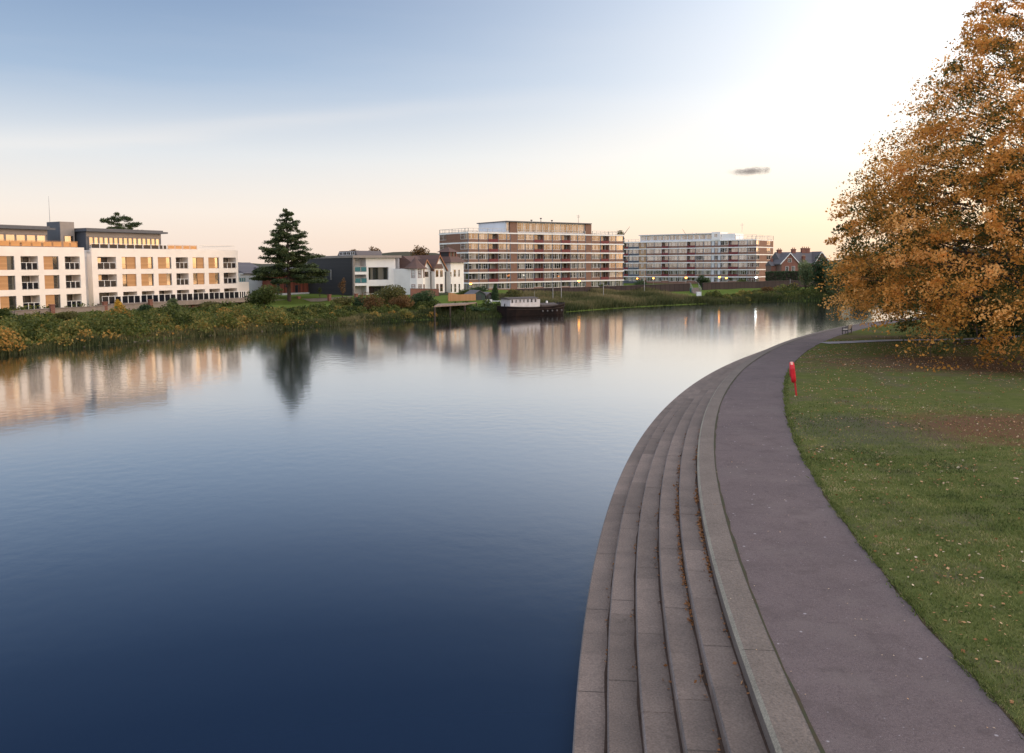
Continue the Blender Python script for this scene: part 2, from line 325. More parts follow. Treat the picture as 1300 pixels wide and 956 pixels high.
# water
wm = bpy.data.materials.new('river_water'); wm.use_nodes = True; nt = wm.node_tree; b = nt.nodes['Principled BSDF']
b.inputs['Base Color'].default_value = (.003, .009, .026, 1); b.inputs['Roughness'].default_value = .10; b.inputs['IOR'].default_value = 1.95
t = nt.nodes.new('ShaderNodeTexCoord')
n1 = nt.nodes.new('ShaderNodeTexNoise'); n1.inputs['Scale'].default_value = 1.4; n1.inputs['Detail'].default_value = 3
n2 = nt.nodes.new('ShaderNodeTexNoise'); n2.inputs['Scale'].default_value = .035; n2.inputs['Detail'].default_value = 3
cr = nt.nodes.new('ShaderNodeValToRGB'); cr.color_ramp.elements[0].position = .42; cr.color_ramp.elements[1].position = .66
cr.color_ramp.elements[0].color = (.25,.25,.25,1)
ml = nt.nodes.new('ShaderNodeMath'); ml.operation = 'MULTIPLY'; bp = nt.nodes.new('ShaderNodeBump'); bp.inputs['Distance'].default_value = .026; bp.inputs['Strength'].default_value = .6
for q in (n1, n2): nt.links.new(t.outputs['Object'], q.inputs[0])
nt.links.new(n2.outputs[0], cr.inputs[0]); nt.links.new(n1.outputs[0], ml.inputs[0]); nt.links.new(cr.outputs[0], ml.inputs[1])
nt.links.new(ml.outputs[0], bp.inputs['Height']); nt.links.new(bp.outputs[0], b.inputs['Normal'])
# how strongly calm water mirrors at each slant: almost everything at a glance, very little from above
b.inputs['Specular IOR Level'].default_value = 0; b.inputs['Roughness'].default_value = .8; b.inputs['Base Color'].default_value = (.007, .017, .042, 1)
lw = nt.nodes.new('ShaderNodeLayerWeight'); lw.inputs[0].default_value = .5; fr_ = nt.nodes.new('ShaderNodeValToRGB')
stp = [(0, .02), (.43, .04), (.55, .085), (.61, .15), (.69, .34), (.77, .64), (.852, .90), (.93, 1)]
while len(fr_.color_ramp.elements) < len(stp): fr_.color_ramp.elements.new(.5)
for e, (p, c) in zip(fr_.color_ramp.elements, stp): e.position = p; e.color = (c, c, c, 1)
gs_ = nt.nodes.new('ShaderNodeBsdfGlossy'); gs_.inputs['Roughness'].default_value = .085; nt.links.new(bp.outputs[0], gs_.inputs['Normal'])
mx = nt.nodes.new('ShaderNodeMixShader'); nt.links.new(lw.outputs['Facing'], fr_.inputs[0]); nt.links.new(fr_.outputs[0], mx.inputs[0]); nt.links.new(b.outputs[0], mx.inputs[1]); nt.links.new(gs_.outputs[0], mx.inputs[2]); nt.links.new(mx.outputs[0], nt.nodes['Material Output'].inputs[0])
tag(MB().add([(-900,-300,-1.6),(1400,-300,-1.6),(1400,500,-1.6),(-900,500,-1.6)], [(0,1,2,3)]).build('river_water', wm), 'smooth blue river water', kind='structure')

# stone steps and kerb
def concrete(name, c1, c2, c3):
    m = mat(name, c1, .85, c2, .9, .5, 22); nt = m.node_tree; b = nt.nodes['Principled BSDF']
    t = nt.nodes.new('ShaderNodeTexCoord'); n = nt.nodes.new('ShaderNodeTexNoise'); n.inputs['Scale'].default_value = 26; n.inputs['Detail'].default_value = 6
    r = nt.nodes.new('ShaderNodeValToRGB'); r.color_ramp.elements[0].position = .25; r.color_ramp.elements[0].color = (.55,.55,.55,1); r.color_ramp.elements[1].position = .75; r.color_ramp.elements[1].color = (1.35,1.35,1.35,1)
    mx = nt.nodes.new('ShaderNodeMix'); mx.data_type = 'RGBA'; mx.blend_type = 'MULTIPLY'; mx.inputs[0].default_value = .8
    src = b.inputs['Base Color'].links[0].from_socket
    n3 = nt.nodes.new('ShaderNodeTexNoise'); n3.inputs['Scale'].default_value = 2.3; n3.inputs['Detail'].default_value = 8; n3.inputs['Roughness'].default_value = .7
    r3 = nt.nodes.new('ShaderNodeValToRGB'); r3.color_ramp.elements[0].position = .58; r3.color_ramp.elements[1].position = .72
    m3 = nt.nodes.new('ShaderNodeMix'); m3.data_type = 'RGBA'; m3.inputs[7].default_value = (*c3, 1)
    for q in (n, n3): nt.links.new(t.outputs['Object'], q.inputs[0])
    nt.links.new(n.outputs[0], r.inputs[0]); nt.links.new(src, mx.inputs[6]); nt.links.new(r.outputs[0], mx.inputs[7])
    nt.links.new(n3.outputs[0], r3.inputs[0]); sc = nt.nodes.new('ShaderNodeMath'); sc.operation = 'MULTIPLY'; sc.inputs[1].default_value = .55
    nt.links.new(r3.outputs[0], sc.inputs[0]); nt.links.new(sc.outputs[0], m3.inputs[0])
    nt.links.new(mx.outputs[2], m3.inputs[6])
    ge = nt.nodes.new('ShaderNodeNewGeometry'); mr = nt.nodes.new('ShaderNodeMapRange'); mr.inputs[3].default_value = .80; mr.inputs[4].default_value = 1.16; nt.links.new(ge.outputs['Random Per Island'], mr.inputs[0])
    m4 = nt.nodes.new('ShaderNodeVectorMath'); m4.operation = 'SCALE'; nt.links.new(m3.outputs[2], m4.inputs[0]); nt.links.new(mr.outputs[0], m4.inputs['Scale']); nt.links.new(m4.outputs[0], b.inputs['Base Color']); return m
M['step'] = concrete('step_concrete', (.215, .166, .145), (.150, .117, .104), (.078, .060, .050))
M['kerb'] = concrete('kerb_concrete', (.175, .145, .130), (.135, .112, .100), (.085, .07, .058))
M['lip'] = concrete('worn_lip', (.33, .30, .245), (.24, .215, .175), (.15, .13, .10))
M['slip'] = concrete('step_edge', (.19, .16, .155), (.14, .12, .115), (.09, .075, .07))
ys_sel = (yd > -22) & (yd < 118)
NT, TW = 5, .60
zt = [-.30-.26*k for k in range(NT)] + [-2.6]
def seg_strip(mb, i0, i1, d0, d1, ztop, zbot, lip=.03):
    """one cast block of the stair between stations i0..i1: front face, worn edge, top"""
    a = KL[i0:i1+1] + NR[i0:i1+1]*d0; a2 = KL[i0:i1+1] + NR[i0:i1+1]*(d0+lip); c = KL[i0:i1+1] + NR[i0:i1+1]*d1
    strip(mb, a, a, zbot, ztop-lip, flip=True); strip(mb, a, a2, ztop-lip, ztop, 1); strip(mb, a2, c, ztop, ztop)
    for k, e in ((0, 0), (-1, 1)):
        q = [(a[k,0],a[k,1],zbot),(a[k,0],a[k,1],ztop-lip),(a2[k,0],a2[k,1],ztop),(c[k,0],c[k,1],ztop),(c[k,0],c[k,1],zbot)]
        mb.add(q, [(0,1,2,3,4)])
for k in range(NT):
    mb = MB(); d1 = -k*TW; d0 = -(k+1)*TW; i = int(np.argmax(yd > -22)); r = random.Random(k*3+1)
    last = int(np.argmax(yd > 108))
    # blocks with a thin open joint
    while i < last:
        L = int(r.choice([4, 5, 5, 6])); j = min(i+L, last)
        dz = r.uniform(-.006, .006)
        seg_strip(mb, i, j, d0, d1-.004+.02, zt[k]+dz, -2.6)
        # joint: shift next start by trimming a hair through a small gap strip
        i = j
    o = mb.build('stone_step', [M['step'], M['slip']]); tag(o, kind='structure', label='long curved concrete step along the river')
mb = MB(); e_ = (yd > -20) & (yd < 108); a_ = (KL+NR*(-NT*TW-.006))[e_]; wv = .03*np.sin(yd*1.3)+.02*np.sin(yd*3.7)
strip(mb, a_, a_, -1.75, (-1.47+wv)[e_], flip=True)
tag(mb.build('waterline_algae', mat('algae', (.022, .026, .014), .5, (.035, .03, .02), 4)), kind='structure', label='dark algae along the foot of the lowest step')
# dark joints cut across the treads
jm = mat('joint_dirt', (.06, .05, .045), .95)
mb = MB()
for k in range(-1, NT):
    r = random.Random(40+k); i = int(np.argmax(yd > -20))+r.randint(0, 4)
    while yd[i] < 100:
        p = KL[i]; nn = NR[i]; tt = tg[i]; w = .007 if yd[i] < 40 else .013
        a0, a1 = (-(k+1)*TW+.02, -k*TW-.0) if k >= 0 else (.03, KW-.01)
        z = (zt[k]+.012) if k >= 0 else .024
        q = [p+nn*a0-tt*w, p+nn*a1-tt*w, p+nn*a1+tt*w, p+nn*a0+tt*w]
        mb.add([(v[0],v[1],z) for v in q]+[(v[0],v[1],z-.06) for v in q], [(0,1,2,3)])
        i += r.choice([5, 6, 6, 7])
tag(mb.build('step_joints', jm), kind='structure', label='dark joints between the step blocks')
mb = MB(); i0, i1 = int(np.argmax(yd > -22)), len(yd)-1
seg_strip(mb, i0, i1, 0, KW, .02, -2.6, .07)
tag(mb.build('kerb', [M['kerb'], M['lip']]), 'pale stone kerb between path and steps', kind='structure')
# moss line between kerb and path + soil in the corners of the steps
mb = MB(); wob = .03+.035*np.abs(np.sin(yd*2.1)+np.sin(yd*5.3+1))
strip(mb, off(KW-.015), off(KW-.015+wob), .024, .0225)
tag(mb.build('moss_line', mat('moss', (.03, .04, .018), .95, (.05, .035, .02), 3)), kind='structure', label='dark moss line beside the kerb')

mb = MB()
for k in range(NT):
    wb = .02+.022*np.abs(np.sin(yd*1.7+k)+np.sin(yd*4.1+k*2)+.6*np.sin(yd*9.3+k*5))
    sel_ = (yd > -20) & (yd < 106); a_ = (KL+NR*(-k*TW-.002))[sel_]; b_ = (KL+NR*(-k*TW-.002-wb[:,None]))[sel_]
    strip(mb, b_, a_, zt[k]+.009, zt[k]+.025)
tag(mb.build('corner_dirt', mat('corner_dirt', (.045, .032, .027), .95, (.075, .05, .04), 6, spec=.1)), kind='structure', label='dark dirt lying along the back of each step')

# path
pm = mat('asphalt', (.140, .110, .114), .9, (.106, .084, .090), .35, .35, 60, spec=.2)
nt = pm.node_tree; b = nt.nodes['Principled BSDF']; src = b.inputs['Base Color'].links[0].from_socket
t = nt.nodes.new('ShaderNodeTexCoord')
def addlayer(nt, src, scale, lo, hi, col, amt, tcn, detail=4, vor=False, rough=.6):
    if vor:
        n = nt.nodes.new('ShaderNodeTexVoronoi'); n.inputs['Scale'].default_value = scale; o = n.outputs['Distance']
    else:
        n = nt.nodes.new('ShaderNodeTexNoise'); n.inputs['Scale'].default_value = scale; n.inputs['Detail'].default_value = detail; n.inputs['Roughness'].default_value = rough; o = n.outputs[0]
    nt.links.new(tcn.outputs['Object'], n.inputs[0])
    mr = nt.nodes.new('ShaderNodeMapRange'); mr.inputs[1].default_value = lo; mr.inputs[2].default_value = hi; mr.inputs[4].default_value = amt; nt.links.new(o, mr.inputs[0])
    mx = nt.nodes.new('ShaderNodeMix'); mx.data_type = 'RGBA'; nt.links.new(mr.outputs[0], mx.inputs[0]); nt.links.new(src, mx.inputs[6]); mx.inputs[7].default_value = (*col, 1)
    return mx.outputs[2]
src = addlayer(nt, src, 22, .52, .72, (.20, .165, .17), .5, t, 3)
src = addlayer(nt, src, 17, .48, .3, (.06, .048, .055), .55, t, 3)
src = addlayer(nt, src, 70, .5, .75, (.27, .23, .24), .6, t)
src = addlayer(nt, src, 55, .5, .25, (.07, .055, .062), .6, t)
src = addlayer(nt, src, 1.1, .50, .66, (.075, .060, .062), .45, t, 9, rough=.7)
src = addlayer(nt, src, .45, .52, .62, (.16, .135, .135), .35, t, 7, rough=.65)
src = addlayer(nt, src, 3.5, .55, .72, (.07, .056, .06), .6, t, 8, rough=.7)
src = addlayer(nt, src, 2.0, .075, .05, (.36, .34, .37), .8, t, vor=True)
src = addlayer(nt, src, 4.2, .07, .04, (.30, .28, .31), .7, t, vor=True)
nt.links.new(src, b.inputs['Base Color'])
mb = MB(); strip(mb, off(KW), XD, 0.004, 0.004)
tag(mb.build('river_path', pm), 'curved riverside asphalt path', kind='structure')

# lawn
gm = mat('lawn', (.088, .112, .036), 1.0, (.135, .145, .054), 1.6, .6, 30, spec=0)
nt = gm.node_tree; b = nt.nodes['Principled BSDF']; src = b.inputs['Base Color'].links[0].from_socket; t = nt.nodes.new('ShaderNodeTexCoord')
src = addlayer(nt, src, 24, .45, .7, (.12, .13, .045), .55, t)
src = addlayer(nt, src, 38, .5, .3, (.018, .028, .010), .7, t)
src = addlayer(nt, src,   .33, .50, .66, (.125, .105, .075), .75, t, 7, rough=.65)
src = addlayer(nt, src, 1.7, .60, .74, (.12, .11, .08), .5, t, 6)
# trodden bare soil: the big patch on the right and the ring under the tree
def patch(nt, src, c, rx, ry, col, amt):
    q = nt.nodes.new('ShaderNodeMapping'); q.vector_type = 'POINT'; q.inputs['Location'].default_value = (-c[0]/rx, -c[1]/ry, 0); q.inputs['Scale'].default_value = (1/rx, 1/ry, 0)
    t = nt.nodes.new('ShaderNodeTexCoord'); nt.links.new(t.outputs['Object'], q.inputs[0])
    ln = nt.nodes.new('ShaderNodeVectorMath'); ln.operation = 'LENGTH'; nt.links.new(q.outputs[0], ln.inputs[0])
    n = nt.nodes.new('ShaderNodeTexNoise'); n.inputs['Scale'].default_value = .9; n.inputs['Detail'].default_value = 7; nt.links.new(t.outputs['Object'], n.inputs[0])
    a = nt.nodes.new('ShaderNodeMath'); a.operation = 'MULTIPLY_ADD'; nt.links.new(n.outputs[0], a.inputs[0]); a.inputs[1].default_value = 1.4; nt.links.new(ln.outputs['Value'], a.inputs[2])
    mr = nt.nodes.new('ShaderNodeMapRange'); nt.links.new(a.outputs[0], mr.inputs[0]); mr.inputs[1].default_value = 1.75; mr.inputs[2].default_value = 1.15; mr.inputs[4].default_value = amt
    mx = nt.nodes.new('ShaderNodeMix'); mx.data_type = 'RGBA'; nt.links.new(mr.outputs[0], mx.inputs[0]); nt.links.new(src, mx.inputs[6]); mx.inputs[7].default_value = (*col, 1); return mx.outputs[2]
src = patch(nt, src, P(1290, 545), 6.5, 5.0, (.14, .075, .05), .85)
src = patch(nt, src, P(1080, 545), 4, 5, (.09, .085, .07), .6)
src = patch(nt, src, P(1235, 463), 13, 7, (.12, .075, .055), .85)
src = patch(nt, src, P(1090, 428), 9, 3, (.13, .10, .07), .7)
nt.links.new(src, b.inputs['Base Color'])
sel = (yd > -58); D_ = XD[sel]; ts = [0, .06, .3, 1, 2.5, 5, 9, 15, 24, 38, 60, 100, 200, 700]
def lawn_z(x, y, t): return (0 if t < .01 else .03) + .06*np.sin(x*.35+y*.2)*min(1, t/5) + .08*np.sin(y*.17-x*.11)*min(1, t/6) + .10*min(1, t/30)
vs = []; idx = np.arange(0, len(D_), 2)
for i in idx:
    for tt_ in ts: vs.append((D_[i,0]-.05+tt_, D_[i,1], lawn_z(D_[i,0]+tt_, D_[i,1], tt_) if tt_ > 0 else -.02))
k = len(ts); fs = [(i*k+j, i*k+j+1, (i+1)*k+j+1, (i+1)*k+j) for i in range(len(idx)-1) for j in range(k-1)]
tag(MB().add(vs, fs).build('lawn', gm, smooth=True), 'sloping park lawn beside the path', kind='structure')
# worn soil creeping over the edge of the asphalt, and taller tufts leaning over it
wb = .03+.05*np.abs(np.sin(yd*.9)+.7*np.sin(yd*2.3+1)+.5*np.sin(yd*6.1)); mb = MB(); strip(mb, XD-NR*wb[:,None], XD+NR*.05, .0085, .012)
tag(mb.build('edge_soil', mat('edge_soil', (.055, .042, .030), 1.0, (.09, .075, .045), 5, .5, 40, spec=0)), kind='structure', label='worn soil along the edge of the asphalt')
# side path joining from the right
mb = MB(); a0, a1 = P(1040, 436.4), P(1300, 430.3); dv = (a1-a0).normalized(); nv = Vector((-dv.y, dv.x, 0)); vs = []
for i in range(41):
    c = a0+dv*(i*1.2+.4); w = .85
    for s_ in (-1, 1):
        q = c+nv*w*s_; vs.append((q.x, q.y, .36))
def lz(x, y):
    i = int(np.argmin(np.abs(XD[:,1]-y))); return lawn_z(x, y, max(0, x-XD[i,0]))
vs = [(x, y, lz(x, y)+.05) for x, y, z in vs]
mb.add(vs, [(2*i, 2*i+2, 2*i+3, 2*i+1) for i in range(40)])
tag(mb.build('side_path', mat('grey_path', (.25, .24, .26), .85, (.21, .20, .22), 1.5)), 'narrow grey path joining the riverside path', kind='structure')

# ------------------------------------------------------------------ far bank terrain
WLN = np.array([(-110,-60),(-85,-10),(-70,35),(-60,62),(-50.4,85.9),(-47,93.9),(-43.4,100.8),(-38.9,107.8),(-33.6,115),(-31.1,119),(-27.5,124.5),(-24.2,127.9),(-20.2,132.2),(-13,138.6),(-6,142.5),(1,147.5),(10.5,159),(18,168),(26.6,177),(40.7,187.2),(59,196.5),(75,200),(100,205),(160,216),(320,240),(700,260)])
def bankdist(x, y):
    x = np.asarray(x, float); y = np.asarray(y, float); best = np.full(x.shape, 1e9); sg = np.ones(x.shape)
    for (ax, ay), (bx, by) in zip(WLN[:-1], WLN[1:]):
        dx, dy = bx-ax, by-ay; t = np.clip(((x-ax)*dx+(y-ay)*dy)/(dx*dx+dy*dy), 0, 1)
        qx, qy = x-ax-t*dx, y-ay-t*dy; d = np.hypot(qx, qy); s = np.sign(dx*qy-dy*qx); m = d < best; best = np.where(m, d, best); sg = np.where(m, s, sg)
    return best*sg
def bz(x, y):
    d = bankdist(x, y); zr = np.interp(d, [-6, -1, 0, 1.2, 4, 9, 16, 22, 30], [-3.2, -2.2, -1.62, -1.1, -.7, -.15, .5, .8, .95])
    wo = np.interp(x, [-74, -66, -60, -53, -42, -32, -25], [35, 31, 36, 44, 44, 40, 36])      # retaining wall of the left bank
    zl = np.where(d < wo-.4, np.interp(d, [-6, -1, 0, 1.2, 5, 16, 30], [-3.2, -2.2, -1.62, -1.2, -.95, -.55, -.2]), np.interp(d-wo, [-.4, .3], [-.2, .95]))
    q = np.clip(np.maximum((x+2)/14, (y-214)/14), 0, 1); zr = zr-q*np.interp(d, [23, 32, 50, 90], [0, .75, 1.3, 1.45])
    k = np.clip((x+24)/10, 0, 1); z = zl*(1-k)+zr*k
    return z + np.where(d > 1, .12*np.sin(x*.6)*np.cos(y*.45), 0)
gx = np.arange(-160, 300.1, 2.0); gy = np.arange(-70, 330.1, 2.0); GX, GY = np.meshgrid(gx, gy); GZ = bz(GX, GY)
nx, ny = len(gx), len(gy); ii = np.arange(nx*ny).reshape(ny, nx)
me = bpy.data.meshes.new('far_bank_ground')
fq = np.stack([ii[:-1,:-1], ii[:-1,1:], ii[1:,1:], ii[1:,:-1]], -1).reshape(-1,4)
keep = (GZ.ravel()[fq].max(1) > -3.1); fq = fq[keep]
me.from_pydata(np.stack([GX, GY, GZ], -1).reshape(-1,3).tolist(), [], fq.tolist())
gm2 = mat('far_grass', (.085, .125, .030), 1.0, (.11, .145, .040), .4, .5, 5, spec=0)
me.materials.append(gm2); me.polygons.foreach_set('use_smooth', [True]*len(me.polygons))
o = bpy.data.objects.new('far_bank_ground', me); COL.objects.link(o); tag(o, 'grassy ground of the far bank', kind='structure')
mb = MB()
for x0, x1, y0, y1 in ((-4000,4000,330,6000), (300,4000,245,330), (-4000,-160,-400,330)): mb.box(x0, x1, y0, y1, -3, .94 if x1 == -160 else -.5)
tag(mb.build('ground', gm2), 'flat ground reaching the horizon', kind='structure')
# low wooded ridge on the horizon
hm = mat('far_and_added_woods', (.035, .045, .030), .95, (.06, .055, .035), .02)
mb = MB(); r = random.Random(3); n = 120; vs = []
for i in range(n+1):
    a = R_(-60+110*i/n); d = 900; h = 15+6*math.sin(i*.35)+r.uniform(-1.5,1.5)+(5 if i < 45 else 0)
    vs += [(d*math.sin(a), d*math.cos(a), 0), (d*1.04*math.sin(a), d*1.04*math.cos(a), h), (d*1.3*math.sin(a), d*1.3*math.cos(a), h*.8), (d*1.4*math.sin(a), d*1.4*math.cos(a), 0)]
mb.add(vs, [(4*i+j, 4*i+4+j, 4*i+5+j, 4*i+1+j) for i in range(n) for j in range(3)])
tag(mb.build('hills', hm, smooth=True), 'low wooded hills on the horizon', kind='structure')

# ------------------------------------------------------------------ building helpers
class Front:
    """a facade standing between two plan points (left to right as seen from the river); local x runs along it, local y into the building"""
    def __init__(s, a, b):
        s.a, s.b = Vector(a), Vector(b); s.d = (s.b-s.a).normalized(); s.n = Vector((-s.d.y, s.d.x)); s.rz = math.atan2(s.d.y, s.d.x); s.L = (s.b-s.a).length
    def uz(s, px, py, v=0.0):
        d = ray(px, py); p = s.a+s.n*v; den = d.x*s.d.y-d.y*s.d.x; t = (p.x*s.d.y-p.y*s.d.x)/den
        q = Vector((d.x*t, d.y*t)); return (q-s.a).dot(s.d), CAMH+d.z*t
    def u(s, px, v=0.0, py=345): return s.uz(px, py, v)[0]
    def z(s, px, py, v=0.0): return s.uz(px, py, v)[1]
    def side_len(s, px, u0=0.0, py=345):      # how far back a side wall starting at u0 reaches to end at column px
        d = ray(px, py); p = s.a+s.d*u0; den = d.x*s.n.y-d.y*s.n.x; t = (p.x*s.n.y-p.y*s.n.x)/den
        return (Vector((d.x*t, d.y*t))-p).dot(s.n)
_wc = {}
def window(parent, x, y, z, w, h, nx=3, split=.0, frame='frame', glass='flatglass', side=False, bar=.055, name='window'):
    """a framed window with mullions (part) and its pane (sub-part); (x, y, z) = lower left corner of the frame's front face"""
    key = (round(w,2), round(h,2), nx, split, frame, glass, bar)
    if key not in _wc:
        mb = MB(); t = bar
        mb.box(0, w, 0, .09, 0, t).box(0, w, 0, .09, h-t, h).box(0, t, 0, .09, t, h-t).box(w-t, w, 0, .09, t, h-t)
        for i in range(1, nx):
            c = w*i/nx; mb.box(c-t*.4, c+t*.4, .012, .08, t, h-t)
            if split and i % 2: mb.box(w*(i-1)/nx+t*.4, c-t*.4, .02, .075, h*split-t*.35, h*split+t*.35)
        if split and nx == 1: mb.box(t, w-t, .02, .075, h*split-t*.35, h*split+t*.35)
        f = mb.build(name, M[frame]); p = MB().box(t*.5, w-t*.5, .05, .062, t*.5, h-t*.5).build('pane', M[glass])
        _wc[key] = (f.data, p.data); bpy.data.objects.remove(f); bpy.data.objects.remove(p)
    fd, pd_ = _wc[key]
    f = bpy.data.objects.new(name, fd); COL.objects.link(f); f.parent = parent; f.location = (x, y, z)
    if side is not False: f.rotation_euler = (0, 0, side)
    p = bpy.data.objects.new('pane', pd_); COL.objects.link(p); p.parent = f
    return f
_bc = {}
def balustrade(parent, x0, x1, y, z, h=1.05, m='balglass', rail='frame', n=3, name='balustrade', side=False):
    w = x1-x0; key = (round(w,2), h, m, rail, n)
    if key not in _bc:
        a = MB(); a.box(0, w, -.03, .03, h-.05, h, 0)
        for i in range(n+1): c = w*i/n; a.box(max(0, c-.035), min(w, c+.035), -.025, .025, 0, h-.05, 0)
        for i in range(n): a.box(w*i/n+.11, w*(i+1)/n-.11, -.008, .008, .08, h-.12, 1)
        o = a.build(name, [M[rail], M[m]]); _bc[key] = o.data; bpy.data.objects.remove(o)
    o = bpy.data.objects.new(name, _bc[key]); COL.objects.link(o); o.parent = parent; o.location = (x0, y, z)
    if side is not False: o.rotation_euler = (0, 0, side)
    return o

# ================================================================== 1. white riverside apartments (left)
def apartments():
    F1 = Front((-66.0, 138.0), (-51.9, 163.0)); n = F1.n
    g = .95
    t = thing('apartment_building', 'long white rendered apartment building with larch panels, glass balconies and dark penthouses', 'building', (F1.a.x, F1.a.y, g), F1.rz)
    zz = [F1.z(126, 387)-g, F1.z(126, 371.6)-g, F1.z(126, 364.6)-g, F1.z(126, 348.4)-g, F1.z(126, 341.8)-g, F1.z(126, 326)-g, F1.z(126, 315)-g]
    zz[0] = -.3
    G0, S1b, S1t, S2b, S2t, Pb, Pt = zz
    rows = [(G0, S1b), (S1t, S2b), (S2t, Pb)]
    wall = MB()
    def grid(u0, u1, v0, cells, depth, groups):
        """white frame of slabs and piers round the openings, plus what fills each opening"""
        for b0, b1 in ((S1b, S1t), (S2b, S2t), (Pb, Pt)): wall.box(u0, u1, v0, v0+.45, b0, b1)
        for ri, (z0, z1) in enumerate(rows):
            e = [u0]+[q for c in cells for q in c[:2]]+[u1]
            for i in range(0, len(e), 2):
                if e[i+1]-e[i] > .02: wall.box(e[i], e[i+1], v0+.001, v0+.45, z0, z1)
            for ci, c in enumerate(cells):
                a, b, kind = c[:3]; w = b-a
                if kind == 'bal' or (kind != 'bal' and ri == 0 and groups):
                    # loggia: back wall with french window, glass balustrade at the front
                    wall.box(a-.3, b+.3, v0+2.0, v0+2.2, z0, z1)
                    wall.box(a-.3, a, v0+.45, v0+2.0, z0, z1); wall.box(b, b+.3, v0+.45, v0+2.0, z0, z1); wall.box(a-.3, b+.3, v0+.45, v0+2.0, z1, z1+.2)
                    window(t, a+.25, v0+1.9, z0+.45, w-.5, z1-z0-.55, 3, 0, 'dframe', 'glass')
                    if ri: balustrade(t, a+.03, b-.03, v0+.12, z0+.02)
                    elif not groups: balustrade(t, a+.03, b-.03, v0+.12, z0+.3)
                else:
                    f = c[3]
                    if kind == 'ww': wa, wb, pa, pb = a, a+w*f, a+w*f, b        # window left
                    else: wa, wb, pa, pb = b-w*f, b, a, b-w*f
                    MB().box(0, pb-pa, 0, .1, 0, z1-z0).build('timber_panel', M['wood'], t, (pa, v0+.16, z0))
                    window(t, wa, v0+.2, z0, wb-wa, z1-z0, 1, .4, 'dframe', 'glass')
                    wall.box(a, b, v0+.32, v0+.45, z0, z1)
        wall.box(u0, u1, v0+2.3, v0+depth, G0, Pt-.55)
        wall.box(u0, u0+.3, v0+.45, v0+2.3, G0, Pt-.55); wall.box(u1-.3, u1, v0+.45, v0+2.3, G0, Pt-.55)
        wall.box(u0, u1, v0+.45, v0+2.3, Pt-.9, Pt-.55)
    u = lambda px: F1.u(px)
    cells = [(u(124.5), u(148), 'bal'), (u(155.2), u(173), 'ww', .36), (u(179), u(195), 'wr', .38), (u(201), u(218), 'wr', .36), (u(223.8), u(239.4), 'bal'),
             (u(245), u(259.6), 'ww', .42), (u(265), u(278.6), 'wr', .36), (u(283.8), u(300.2), 'bal')]
    U1 = u(302.5)
    grid(-.6, U1, 0, cells, 15, True)
    # left block, two metres nearer the river
    v2 = -2.0; ul = lambda px: F1.u(px, v2)
    end = ul(108.2); first = [(ul(27), ul(49), 'bal'), (ul(56), ul(75.2), 'wr', .36), (ul(83), ul(102), 'bal')]
    left_end = ul(27)-22.0
    more = [(ul(-2), ul(19), 'wr', .42), (ul(27)-13.2, ul(27)-10.0, 'bal'), (ul(27)-18.5, ul(27)-15.4, 'wr', .4)]
    cl = sorted(more, key=lambda c: c[0])+first
    cl = [c for c in cl]; cl[2:3] = [c for c in [cl[2]]]
    grid(left_end, end, v2, cl, 15, False)
    wall.build('wall', M['render'], t)
    # recessed link between the two blocks
    MB().box(end-1, .4, 1.2, 6, G0, Pt-.3).box(end, .2, 1.12, 1.2, Pb-.1, Pb).box(end, .2, 1.12, 1.2, S1t-.1, S1t).build('link_wall', M['render_b'], t)
    # single-storey wing at the far end with railing on its roof
    za, zb_ = F1.z(310, 373)-g, F1.z(310, 358.2)-g
    MB().box(U1+.02, u(317), .3, 9, -.3, zb_).build('side_wing', M['render'], t)
    balustrade(t, U1+.1, u(314), .5, zb_, .9, 'teal', 'steel', 4)
    # ground floor terrace screens
    zg = F1.z(200, 385.5, -3)-g
    MB().box(.0, u(312), -3.4, -.02, -.4, .35).build('terrace', M['wall'], t)
    x = F1.u(128, -3.3); x1 = F1.u(311, -3.3)
    while x < x1: balustrade(t, x, min(x+3.4, x1), -3.3, .35, 1.25, 'balglass', 'frame', 3); x += 3.5
    # penthouses
    def pent(ua, ub, va, vb, ztop, xw0, xw1, nwin, zw0, zw1):
        MB().box(ua, ub, va, vb, Pt-.6, ztop-.55).build('penthouse_wall', M['slate'], t)
        MB().box(ua+.05, ub-.02, va-.06, va-.002, zw1+.02, ztop-.56).build('fascia', M['taupe'], t)
        MB().box(ua-.5, ub+.7, va-1.0, vb+.5, ztop-.55, ztop-.25).build('roof', M['slate'], t)
        MB().box(ua-.1, ub+.2, va-.4, vb, ztop-.25, ztop).build('roof_upstand', M['roofgrey'], t)
        w = (xw1-xw0)/nwin
        for i in range(nwin): window(t, xw0+i*w+.03, va-.1, zw0, w-.06, zw1-zw0, 1, 0, 'taupe', 'glass', bar=.12)
    vm = 3.0
    zt_ = F1.z(117, 289.7, vm)-g
    pent(F1.u(111, vm), F1.u(206, vm), vm, vm+9, zt_, F1.u(114, vm), F1.u(204, vm), 15, F1.z(117, 313.8, vm)-g, F1.z(117, 300.5, vm)-g)
    vl = 1.3
    pent(left_end+1, F1.u(62.5, vl), vl, vl+9, F1.z(62, 287.5, vl)-g, left_end+3, F1.u(60.5, vl), 16, F1.z(62, 312, vl)-g, F1.z(62, 298.4, vl)-g)
    ua, ub = F1.u(79, 5), F1.u(97, 5)
    yb_ = min(14, F1.side_len(63, ua))
    MB().box(F1.u(82, 6), F1.u(112, 6), 6, 11, Pt-.6, F1.z(90, 292, 6)-g).build('stair_core', M['slate'], t)
    MB().box(ua, ub, 5, yb_, Pt-.6, F1.z(90, 281.8, 5)-g).build('lift_tower', M['taupe'], t)
